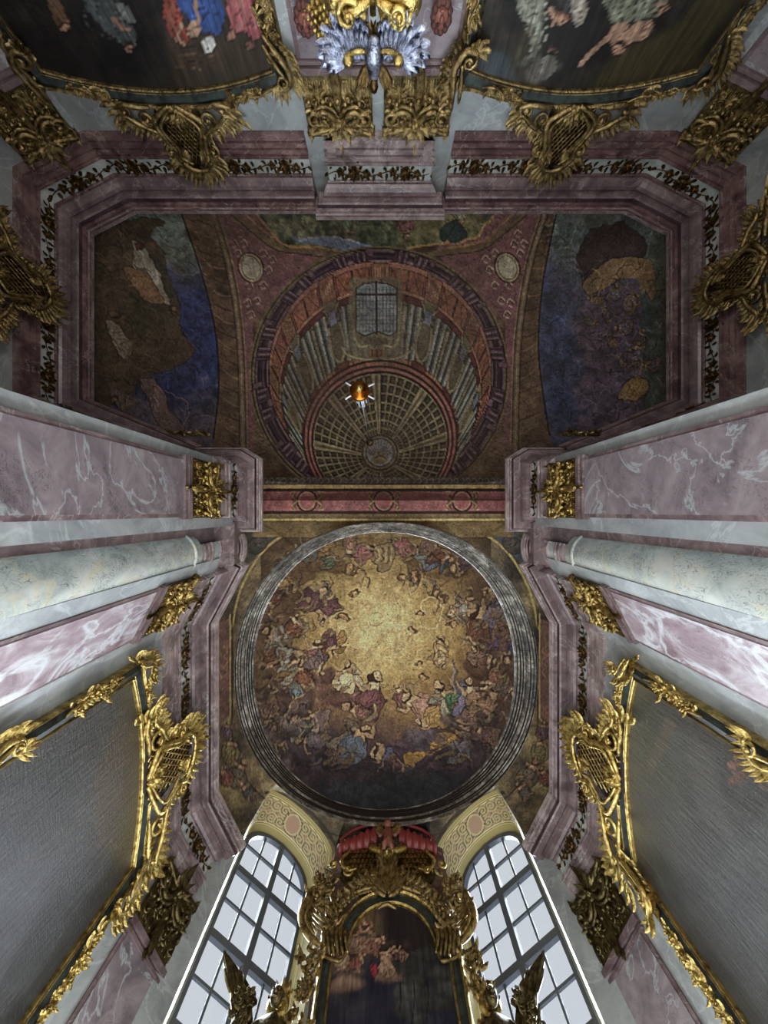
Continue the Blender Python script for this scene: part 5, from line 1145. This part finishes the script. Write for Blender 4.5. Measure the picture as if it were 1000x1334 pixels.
for sd, u in ((-1, cu0), (1, cu1)):
    P = [(u, 3.0), (u, sp-.12)] if sd < 0 else [(u, sp-.12), (u, 3.0)]
    ribbon('jamb_frame', P, .0, .05, .08, .12, 'gold'); ribbon('jamb_frame', P, .05, .22, .05, .07, 'blackgreen'); ribbon('jamb_frame', P, .22, .30, .1, .14, 'gold')
    # ribbed shell shoulders
    random.seed(5); mb = MB(AF); x0 = u-sd*.02; xi = c_+sd*(h_+.04); z0 = sp-.1
    for k in range(6):
        t = k/5.; xs = u+sd*.22+(xi-(u+sd*.22))*t
        mb.curve([(u+sd*.28-sd*.55*t, z0+.62-.1*t, .06), (xs+sd*.06, z0+.3, .16), (xs-sd*.04, z0-.02-.06*sin(t*3.1), .1)], .05, .1, 6, 5)
    mb.curve([(u+sd*.3, z0-.02, .1), (u+sd*.26, z0+.25, .12), (u+sd*.02, z0+.62, .12), (xi+sd*.02, z0+.85, .1)], .055, .1, 6, 6); mb.curve([(u+sd*.3, z0-.04, .1), (u-sd*.15, z0-.2, .14), (xi, z0+.02, .12)], .04, .1, 6, 6)
    mb.build('shell', M['oldgold'], al)
    # bunches of flowers hanging beside the jambs
    mb = MB(AF); 
    for k in range(46): x = u+sd*random.uniform(.36, .72); z = random.uniform(6.4, 8.7); mb.leaf(x, z, random.uniform(0, 6.3), .2, .11, .1, .1, 4)
    for k in range(14): mb.rose(u+sd*random.uniform(.4, .66), random.uniform(6.5, 8.6), .11, .1)
    mb.build('flower_drop', M['oldgold'], al)
    # big outer volutes with flowers
    mb = MB(AF); X_ = lambda p, q, w=.1: (lambda r_: (r_[0], r_[1], w))(A(500+5+sd*p, q))
    mb.curve([X_(88, 1238), X_(104, 1222), X_(112, 1200), X_(104, 1176), X_(86, 1164)], .1, .14, 8, 8); mb.curve([X_(96, 1228, .2), X_(106, 1205, .2), X_(96, 1180, .2)], .05, .2, 6, 8)
    for k in range(5): mb.curve([X_(84-k*2, 1226-k*5, .12), X_(97, 1218-k*7, .2), X_(104, 1200-k*7, .12)], .03, .1, 5, 6)
    c0 = X_(92, 1176); mb.scroll(c0[0], c0[1], .3, pi/2, 1.3, .07, .14, -sd); mb.curve([X_(74, 1206), X_(70, 1186), X_(78, 1160), X_(92, 1156)], .06, .12, 6, 8)
    mb.curve([X_(40, 1150), X_(62, 1166), X_(76, 1190), X_(84, 1216)], .05, .12, 6, 8)
    mb.build('volute', M['oldgold'], al)
    mb = MB(AF)
    for k in range(10): p = X_(random.uniform(74, 98), random.uniform(1150, 1172)); mb.rose(p[0], p[1], .13, .16)
    for k in range(36): p = X_(random.uniform(64, 104), random.uniform(1142, 1216)); mb.leaf(p[0], p[1], random.uniform(0, 6.3), .24, .1, .14, .1, 4)
    for k in range(12): p = X_(20+k*5.2, 1162+(k*k)*.38); mb.leaf(p[0], p[1], pi/2-sd*.1*k, .24, .11, .12, .1, 4); mb.rose(p[0], p[1]-.04, .08, .12)
    mb.build('foliage', M['oldgold'], al)
    # scale-patterned side gables
    mb = MB(AF); P = [X_(8, 1112), X_(36, 1104), X_(62, 1106), X_(56, 1122), X_(62, 1140), X_(52, 1152), X_(30, 1158), X_(10, 1150)]
    n = len(P); mb.add([(x, z, .02) for x, z, w in P]+[(x, z, -.12) for x, z, w in P], [tuple(range(n)), tuple(range(n, 2*n))[::-1]]+[(i, (i+1) % n, n+(i+1) % n, n+i) for i in range(n)]); g_ = mb.build('gable', M['bronze'], al, False)
    mb = MB(AF)
    for j in range(7):
        for k in range(9):
            p = X_(12+k*5.2+(j % 2)*2.6, 1110+j*6.5)
            if k > 8-abs(j-1): continue
            mb.leaf(p[0], p[1]+.06, -pi/2, .17, .12, .04, .04, 3, False)
    mb.build('scale', M['oldgold'], g_)
    mb = MB(AF); mb.curve([X_(56, 1098), X_(50, 1112), X_(60, 1124), X_(54, 1138), X_(40, 1136)], .05, .12, 6, 7); c0 = X_(52, 1140); mb.scroll(c0[0], c0[1], .14, 0, 1.2, .04, .12, sd)
    c0 = X_(70, 1132); mb.scroll(c0[0], c0[1], .13, pi/2, 1.2, .04, .12, -sd); mb.build('gable_scroll', M['gold'], al)
    # red canopy drapery
    mb = MB(AF); nn = 22
    P0 = np.array([X_(16+46*t, 1082+20*t**1.1, .12+.05*sin(t*34)) for t in np.linspace(0, 1, nn)]); P1_ = np.array([X_(14+50*t, 1102+10*t, .2+.07*sin(t*34+.6)) for t in np.linspace(0, 1, nn)]); P2 = P1_.copy(); P2[:, 2] = -.15
    mb.add(np.vstack([P0, P1_, P2]), [(j*nn+i, j*nn+i+1, (j+1)*nn+i+1, (j+1)*nn+i) for j in range(2) for i in range(nn-1)])
    mb.curve([X_(18, 1078), X_(30, 1080), X_(46, 1086), X_(62, 1098)], .05, .2, 6, 6); mb.build('canopy_drapery', M['redcloth'], al)
# central gilt crest of the arch
random.seed(9); mb = MB(AF)
for sd in (-1, 1):
    X_ = lambda p, q, w=.16: (lambda r_: (r_[0], r_[1], w))(A(504+sd*p, q))
    mb.curve([X_(2, 1176), X_(14, 1168), X_(22, 1152), X_(14, 1138)], .08, .18, 7, 7); mb.curve([X_(8, 1160), X_(30, 1166), X_(44, 1172)], .06, .15, 7, 7); c0 = X_(20, 1152); mb.scroll(c0[0], c0[1], .15, 0, 1.3, .05, .2, sd)
    mb.curve([X_(2, 1110), X_(8, 1118), X_(14, 1110), X_(20, 1104)], .05, .18, 6, 6)
    for k in range(8): p = X_(4+k*5, 1146+k*3); mb.leaf(p[0], p[1], pi/2-sd*.25*k, .34, .12, .16, .12, 5)
p = A(504, 1172); mb.fan(p[0], p[1], pi/2, .85, .2, 7, .9, .2, .12); p = A(504, 1142); mb.fan(p[0], p[1], pi/2, .6, .16, 5, .8, .24, .12)
for k in range(8): p = A(496+k*2.3, 1118+(k % 3)*4); mb.rose(p[0], p[1], .12, .22)
mb.curve([A(492, 1184, .16), A(504, 1178, .2), A(516, 1184, .16)], .05, .16); mb.build('crest', M['oldgold'], al)
mb = MB(AF); mb.curve([A(482, 1104, .2), A(493, 1108, .26), A(505, 1109, .3), A(517, 1108, .26), A(528, 1104, .2)], .09, .2, 8, 6, .2); mb.build('ledge', M['gold'], al)
# small cherub seated on top
def skinbody(name, V, E, R, m, parent, org):
    me = bpy.data.meshes.new(name); o0 = np.array(org, float); me.from_pydata((np.array(V)-o0).tolist(), E, []); me.materials.append(m)
    o = bpy.data.objects.new(name, me); COL.objects.link(o); sk = o.modifiers.new('skin', 'SKIN'); sk.use_smooth_shade = True
    for i, r_ in enumerate(R): me.skin_vertices[0].data[i].radius = (r_, r_)
    me.skin_vertices[0].data[0].use_root = True
    s2 = o.modifiers.new('sub', 'SUBSURF'); s2.levels = 1; s2.render_levels = 2
    if parent is not None: o.parent = parent
    else: o.location = o0.tolist()
    o['_org'] = o0.tolist(); return o
def wpt(px, py, y): z = y*F/(py-667.0); return ((px-500)/F*z, y, z)
ch = empty('cherub_figure', wpt(505, 1108, 9.6)); tag(ch, 'small reddish cherub figure seated on top of the altarpiece', 'statue')
def P3(px, py, dy=0): return wpt(px, py, 9.55+dy)
V = [P3(505, 1094), P3(505, 1087), P3(505, 1082), P3(505, 1078), P3(501, 1099, -.1), P3(499, 1107), P3(509, 1099, -.1), P3(511, 1107), P3(500, 1085), P3(495, 1089, -.1), P3(492, 1084, -.1), P3(510, 1085), P3(515, 1088, -.1), P3(518, 1082, -.1)]
skinbody('body', V, [(0, 1), (1, 2), (2, 3), (0, 4), (4, 5), (0, 6), (6, 7), (2, 8), (8, 9), (9, 10), (2, 11), (11, 12), (12, 13)], [.13, .12, .1, .05, .08, .05, .08, .05, .06, .05, .04, .06, .05, .04], M['flesh'], ch, ch['_org'])
mb = MB(); c = np.array(P3(505, 1073.5)); mb.sph(c, .125, 12, 10, (1, 1, 1.1)); mb.sph(c+[0, -.12, -.02], .03, 6, 4); mb.sph(c+[-.12, 0, 0], .03, 6, 4); mb.sph(c+[.12, 0, 0], .03, 6, 4); mb.build('head', M['flesh'], ch)
mb = MB()
for k in range(26): t = random.random()*6.28; q = random.uniform(.2, 1.4); mb.sph(c+[.12*sin(q)*cos(t), .03+.12*abs(sin(q)*sin(t)), .13*cos(q)], .035, 6, 4)
mb.build('hair', M['hair'], ch)
for sd in (-1, 1):
    mb = MB((np.array(P3(505+sd*5, 1086, .1)), np.array([sd*1., 0, .2]), np.array([-sd*.2, 0, 1.]), np.array([0, -1., 0])))
    for k in range(6): mb.leaf(0, 0, 1.0-.28*k, .42-.04*k, .1, .03, .04, 5)
    mb.build('wing', M['oldgold'], ch)

# ------------------------------------------------------------------ winged statues in front of the windows
def statue(sd, label):
    X = lambda px, py, dy=0: wpt(500+5*0+sd*(px-500), py, 9.0+dy)
    o = wpt(500+sd*(-150), 1420, 9.0); r = empty('angel_statue', (o[0], 9.0, 2.4)); tag(r, label, 'statue', 'angel statues before the windows')
    x0, y0 = X(352, 1330)[0], 9.0
    zc = X(352, 1340)[2]
    def q(dx, dz, dy=0): return (x0+sd*dx, y0+dy, zc+dz)
    V = [q(0, -1.0), q(0, -.6), q(0, -.25), q(0, .02), q(.01, .2, -.02), q(-.26, .0), q(-.36, -.35, -.1), q(-.2, -.6, -.35), q(.26, .0), q(.36, -.35, -.1), q(.24, -.62, -.35)]
    skinbody('body', V, [(0, 1), (1, 2), (2, 3), (3, 4), (3, 5), (5, 6), (6, 7), (3, 8), (8, 9), (9, 10)], [.24, .22, .24, .15, .07, .1, .08, .06, .1, .08, .06], M['bronze'], r, r['_org'])
    c = np.array(q(.02, .42, -.03)); mb = MB(); mb.sph(c, .125, 14, 12, (.9, 1, 1.25)); mb.sph(c+[0, -.155, -.03], .035, 6, 4); mb.sph(c+[0, -.14, -.1], .045, 6, 4, (1.4, .6, .5))
    for e in (-1, 1): mb.sph(c+[e*.055, -.14, .02], .025, 6, 4); mb.sph(c+[e*.145, 0, -.02], .03, 6, 4, (.5, 1, 1.4))
    mb.build('head', M['bronze'], r)
    mb = MB()
    for k in range(60): t = random.random()*6.28; g = random.uniform(.0, 1.5); mb.sph(c+[.12*sin(g)*cos(t), .03+.115*abs(sin(g)*sin(t)), .15*cos(g)], .032, 6, 4)
    mb.build('hair', M['bronze'], r)
    # robe to the pedestal
    mb = MB(); prof = [(.55, -4.2), (.5, -3.2), (.42, -2.2), (.32, -1.3), (.27, -.9)]; vs = []; nn = 36
    for (rad, z) in prof:
        for i in range(nn): t = 2*pi*i/nn; rr_ = rad*(1+.1*sin(t*9+z)); vs.append((x0+rr_*cos(t), y0+rr_*.8*sin(t), zc+z))
    mb.add(vs, [(j*nn+i, j*nn+(i+1) % nn, (j+1)*nn+(i+1) % nn, (j+1)*nn+i) for j in range(4) for i in range(nn)]); mb.build('robe', M['bronze'], r)
    mb = MB(); mb.box((x0-.6, y0-.5, FL), (x0+.6, y0+.5, zc-4.15)); mb.build('pedestal', M['mauve'], r, False)
    # wings: raised flight feathers over a mass of curled coverts
    def blade(L_, y_, nm, ribs):
        P = [X(px, py, y_) for px, py in L_]; n = len(P); mb = MB(); F_ = [(x, y-.04, z) for x, y, z in P]+[(x, y+.04, z) for x, y, z in P]
        mb.add(F_, [tuple(range(n)), tuple(range(n, 2*n))[::-1]]+[(i, (i+1) % n, n+(i+1) % n, n+i) for i in range(n)])
        for a_, b_2 in ribs: p, q2 = np.array(X(*a_, y_-.05)), np.array(X(*b_2, y_-.05)); mb.tube([p, (p+q2)/2+[0, -.03, 0], q2], [.03, .045, .012], 5)
        mb.build(nm, M['bronze'], r, False)
    blade([(291, 1240), (299, 1248), (309, 1262), (316, 1276), (322, 1296), (322, 1340), (302, 1340), (300, 1296), (294, 1272), (291, 1256)], .12, 'wing', [((304, 1300), (292, 1243)), ((309, 1300), (298, 1252)), ((314, 1300), (305, 1262)), ((300, 1292), (292, 1262))])
    blade([(312, 1262), (318, 1274), (327, 1290), (335, 1305), (328, 1311), (330, 1340), (308, 1340), (308, 1290)], .2, 'wing', [((316, 1306), (316, 1268)), ((320, 1308), (324, 1284)), ((324, 1310), (332, 1303))])
    mb = MB((np.array(X(314, 1318, -.02)), np.array([1., 0, 0]), np.array([0, 0, 1.]), np.array([0, -1., 0])))
    for k in range(60):
        x, y = random.gauss(0, .09), random.uniform(-1.2, .24); mb.leaf(x, y, pi/2+random.uniform(-1.2, 1.2), .13, .08, .07, .06, 4, False)
    for k in range(16): mb.scroll(random.gauss(0, .1), random.uniform(-.6, .25), .07, random.random()*6, 1.2, .018, .1)
    mb.sph((0, -.5, -.02), .3, 12, 8, (.6, 1.9, .4)); mb.build('feather_mass', M['bronze'], r)
    return r
statue(1, 'dark winged angel statue silhouetted before the left window'); statue(-1, 'dark winged angel statue silhouetted before the right window')
def fixture(sd, lab):                                   # gilt curl beside each statue
    p = wpt(500+sd*(-136), 1316, 9.3); r = empty('gilt_volute', (p[0], 9.3, p[2]-.8)); tag(r, lab, 'ornament', 'gilt curls beside the altarpiece')
    mb = MB((np.array(p), np.array([1., 0, 0]), np.array([0, 0, 1.]), np.array([0, -1., 0]))); mb.scroll(0, 0, .2, pi/2, 1.5, .08, .1, sd); mb.fan(0, .1, pi/2, .3, .13, 5, 1.2, .1); mb.build('curl', M['gold'], r)
    mb = MB((np.array(p), np.array([1., 0, 0]), np.array([0, 0, 1.]), np.array([0, -1., 0]))); mb.curve([(0, .0), (sd*.12, -.4), (0, -.8)], .09, .05, 8, 6); mb.build('stem', M['oldgold'], r)
fixture(1, 'gilt curl standing between left statue and altarpiece'); fixture(-1, 'gilt curl standing between right statue and altarpiece')

# ------------------------------------------------------------------ gilt and silver chandelier before the rear wall
ch2 = empty('chandelier', (-.12, -7.0, 6.5)); tag(ch2, 'gilt chandelier with silver plumed arms hanging before the rear wall', 'chandelier')
YC = -7.0
def Cp(px, py, dy=0): y = YC+dy; z = y*F/(py-667.0); return np.array([(px-500)/F*z, y, z])
fr = (np.zeros(3), np.array([1., 0, 0]), np.array([0, 0, 1.]), np.array([0, 1., 0]))
def c2(px, py, w=0): p = Cp(px, py); return (p[0], p[2], YC+w)
random.seed(4); g0 = Cp(486, 30); mb = MB((g0, *fr[1:]))
k_ = lambda px, py, w=0: (lambda p: (p[0]-g0[0], p[2]-g0[2], w))(Cp(px, py))
mb = MB((g0, *fr[1:]))
for sd in (-1, 1):
    q = lambda a, b_2, w=0: k_(486+sd*a, b_2, w)
    mb.curve([q(2, -20), q(30, -10), q(52, 0), q(44, 14), q(24, 12), q(10, 20)], .12, .1, 8, 8, .3); mb.curve([q(4, -8, .1), q(28, 4, .12), q(40, 4, .12)], .07, .1, 8, 8)
    mb.curve([q(50, 4), q(36, 22), q(26, 34)], .07, .08, 7, 6); c0 = q(34, 6); mb.scroll(c0[0], c0[1], .17, 0, 1.3, .05, .15, sd)
for k in range(7): p = k_(486+(k-3)*9, -6+abs(k-3)*2, .1); mb.fan(p[0], p[1], -pi/2, .3, .12, 3, .5)
mb.build('crown', M['gold'], ch2)
mb = MB((g0, *fr[1:]))
for sd in (-1, 1):
    for j in range(7): c0 = k_(486+sd*(6+j*5), 20+(j % 2)*3); mb.leaf(c0[0], c0[1], pi/2+sd*(.1+.1*j), .3, .12, .1, .08, 4)
mb.build('flame_leaves', M['leafgold'], ch2)
for sd in (-1, 1):
    mb = MB((g0, *fr[1:])); q = lambda a, b_2, w=.1: k_(486+sd*a*.86, b_2, w)
    mb.curve([q(4, 54), q(20, 48), q(36, 52), q(46, 64)], .09, .1, 8, 8, .2)
    for j in range(16): p = q(6+j*2.4, 60-abs(j-8)*.7+(j % 2)*3, .12); mb.sph(p, .07, 7, 5, (1, 1.3, .8))
    mb.build('arm', M['silver'], ch2)
    mb = MB((g0, *fr[1:])); mb.curve([q(8, 50, .2), q(22, 46, .24), q(38, 52, .2)], .035, .2, 6, 6); p = q(38, 60); mb.sph((p[0], p[1], .22), .08, 8, 6); mb.build('gilt_rim', M['gold'], ch2)
    mb = MB((g0, *fr[1:]))
    for j, (a_, b_2, an, L) in enumerate([(12, 48, 1.6, .3), (18, 46, 1.55, .34), (24, 46, 1.5, .34), (30, 46, 1.4, .4), (36, 48, 1.25, .5), (40, 50, 1.1, .52), (44, 54, .75, .5), (46, 58, .35, .48), (47, 62, 0.05, .46), (46, 66, -.2, .42), (44, 68, -.45, .34)]):
        p = q(a_, b_2); an2 = -(an) if sd > 0 else -(pi-an); mb.leaf(p[0], p[1], an2, L*.85, .16, .12, .05, 5, False); mb.leaf(p[0], p[1], an2+.1, L*.6, .08, .2, .05, 4, False)
    mb.build('plume', M['silver'], ch2)
mb = MB((g0, *fr[1:])); 
p = k_(487, 62); mb.lathe([(.02, -.45), (.12, -.36), (.16, -.2), (.13, 0), (.17, .15), (.1, .4), (.03, .5)], (p[0], p[1], .15), 14) if False else None
for j in range(9): 
    p = k_(487, 36+j*5.5, .2); mb.sph(p, .15-.008*abs(j-4)*2, 9, 6, (1, .8, .8))
mb.build('stem', M['silver'], ch2)
mb = MB((g0, *fr[1:]))
for sd in (-1, 0, 1):
    for j in range(3): p = k_(487+sd*(4+j), 72+j*3, .2); mb.leaf(p[0], p[1], pi/2-sd*(.3+.2*j), .34, .12, .1, .06, 4)
p = k_(487, 92, .25); mb.sph(p, .07, 8, 6, (1, 1.4, 1)); mb.build('drop', M['leafgold'], ch2)
mb = MB(); tp = np.array([g0[0], YC, 12.6]); mb.tube([g0+np.array([0, 0, .3]), g0+np.array([0, 0, .3])+np.array([0, 0, .01])], .01, 4)
mb = MB(); mb.tube([(g0[0], YC, g0[2]-.1), (g0[0], YC, g0[2]-1.0)], .05, 6); mb.build('shaft', M['gold'], ch2)
mb = MB(); mb.tube([(g0[0], YC, g0[2]-1.0), (g0[0], -8.45, g0[2]-1.2)], .05, 6); mb.build('bracket', M['gold'], ch2)

# reddish plaster heads on the pilasters and the corner of a gilt frame
def mask_head(px, py, lab):
    y = -8.12; z = y*F/(py-667.0); c = np.array([(px-500)/F*z, y, z]); r = empty('mask', c.tolist()); tag(r, lab, 'ornament', 'carved heads on the rear wall')
    mb = MB(); mb.sph(c, .165, 14, 12, (.8, .5, 1.15)); mb.sph(c+[0, .11, -.02], .035, 6, 4, (1, 1, 1.6)); mb.sph(c+[0, .09, -.12], .04, 6, 4, (1.4, .6, .5)); mb.build('face', M['flesh'], r)
    for e in (-1, 1): mb = MB(); mb.sph(c+[e*.06, .1, .05], .025, 6, 4); mb.build('eye', M['dark'], r)
    mb = MB()
    for k in range(34): t = 2*pi*k/34; mb.sph(c+[.13*cos(t), .02, .19*sin(t)], .035+.012*(k % 3), 6, 4)
    mb.build('hair', M['hair'], r)
mask_head(397, 24, 'reddish carved head left of the chandelier on the rear wall'); mask_head(575, 20, 'reddish carved head right of the chandelier on the rear wall')
y = -8.15; z = y*F/(20-667.0); o_ = np.array([(424-500)/F*z, y, z]); r = empty('gilt_pendant', o_.tolist()); tag(r, 'gilt mesh tassel ornament hanging at the chandelier\'s left', 'ornament')
mb = MB((o_, nrm([1, 0, -.5]), nrm([.5, 0, 1.]), np.array([0, 1., 0])))
for i in range(7):
    for j in range(6): mb.sph((-.24+.08*i, -.24+.09*j, .05+.02*((i+j) % 2)), .05, 6, 4)
mb.build('mesh_body', M['gold'], r); mb = MB((o_, np.array([1., 0, 0]), np.array([0, 0, 1.]), np.array([0, 1., 0]))); mb.fan(.12, .2, 1.2, .3, .1, 4, .6); mb.build('tassel', M['gold'], r)

# ------------------------------------------------------------------ hanging lamp under the painted dome
lx, ly, lz = -.53, -2.63, 8.27
hl = empty('hanging_lamp', (lx, ly, lz)); tag(hl, 'small amber hanging lamp with white candle arms on a long cord', 'lamp')
mb = MB(); mb.lathe([(.04, -.1), (.09, -.06), (.2, .0), (.225, .1), (.19, .2), (.08, .24), (.02, .3)], (lx, ly, lz), 24); mb.build('bowl', M['amber'], hl)
mb = MB(); mb.sph((lx, ly, lz-.1), .085, 12, 8, (1, 1, .6)); mb.sph((lx, ly, lz-.17), .045, 10, 6); mb.build('finial', M['gold'], hl)
for k in range(4):
    t = pi/4*.72+[0, pi-.26*pi, pi, 2*pi-.26*pi][k]
    t = [radians(28), radians(152), radians(212), radians(-28)][k]
    mb = MB(); mb.tube([(lx+.2*cos(t), ly+.2*sin(t), lz+.08), (lx+.36*cos(t), ly+.36*sin(t), lz+.1)], .018, 6); mb.build('arm', M['candle'], hl)
for k in range(6):
    t = 2*pi*k/6; mb = MB(); mb.tube([(lx+.1*cos(t), ly+.1*sin(t), lz+.24), (lx+.11*cos(t), ly+.11*sin(t), lz+.95)], .022, 6); mb.build('candle', M['candle'], hl)
mb = MB(); mb.tube([(lx, ly, lz+.28), (lx, ly, lz+1.3), (lx, ly, 14.62)], [.03, .018, .016], 6); mb.build('cord', M['candle'], hl)

mb = MB(); mb.lathe([(.02, 14.36), (.07, 14.38), (.14, 14.46), (.16, 14.6)], (lx, ly, 0), 20); mb.build('ceiling_rose', M['oldgold'], hl)

# small gilt leaf clumps on the corners of the entablature below the arch
for sd, lab in ((1, 'gilt rocaille clump on the left pier cornice'), (-1, 'gilt rocaille clump on the right pier cornice')):
    x = -4.0 if sd == 1 else 3.9; p = np.array([(248-500)/F*9.2 if sd == 1 else (757-500)/F*9.2, -1.80, 9.2]); r = empty('gilt_rocaille', p.tolist()); tag(r, lab, 'ornament', 'gilt clumps on the pier cornices')
    random.seed(20); mb = MB((p, np.array([1., 0, 0]), np.array([0, 0, 1.]), np.array([0, -1., 0])))
    for k in range(3): mb.scroll(-.3+.3*k, 0, .14, 0, 1.2, .04, .08)
    mb.build('scrolls', M['oldgold'], r)
    mb = MB((p, np.array([1., 0, 0]), np.array([0, 0, 1.]), np.array([0, -1., 0])))
    for k in range(14): mb.leaf(random.uniform(-.45, .45), random.uniform(-.1, .1), random.uniform(0, 6.3), .22, .1, .08, .08, 4)
    mb.build('leaves', M['oldgold'], r)

# lift everything that stands in the building so that the floor is at height 0
for o in bpy.data.objects:
    if o.parent is None and o.type in ('MESH', 'EMPTY'): o.location.z += EYE
    if '_org' in o: del o['_org']
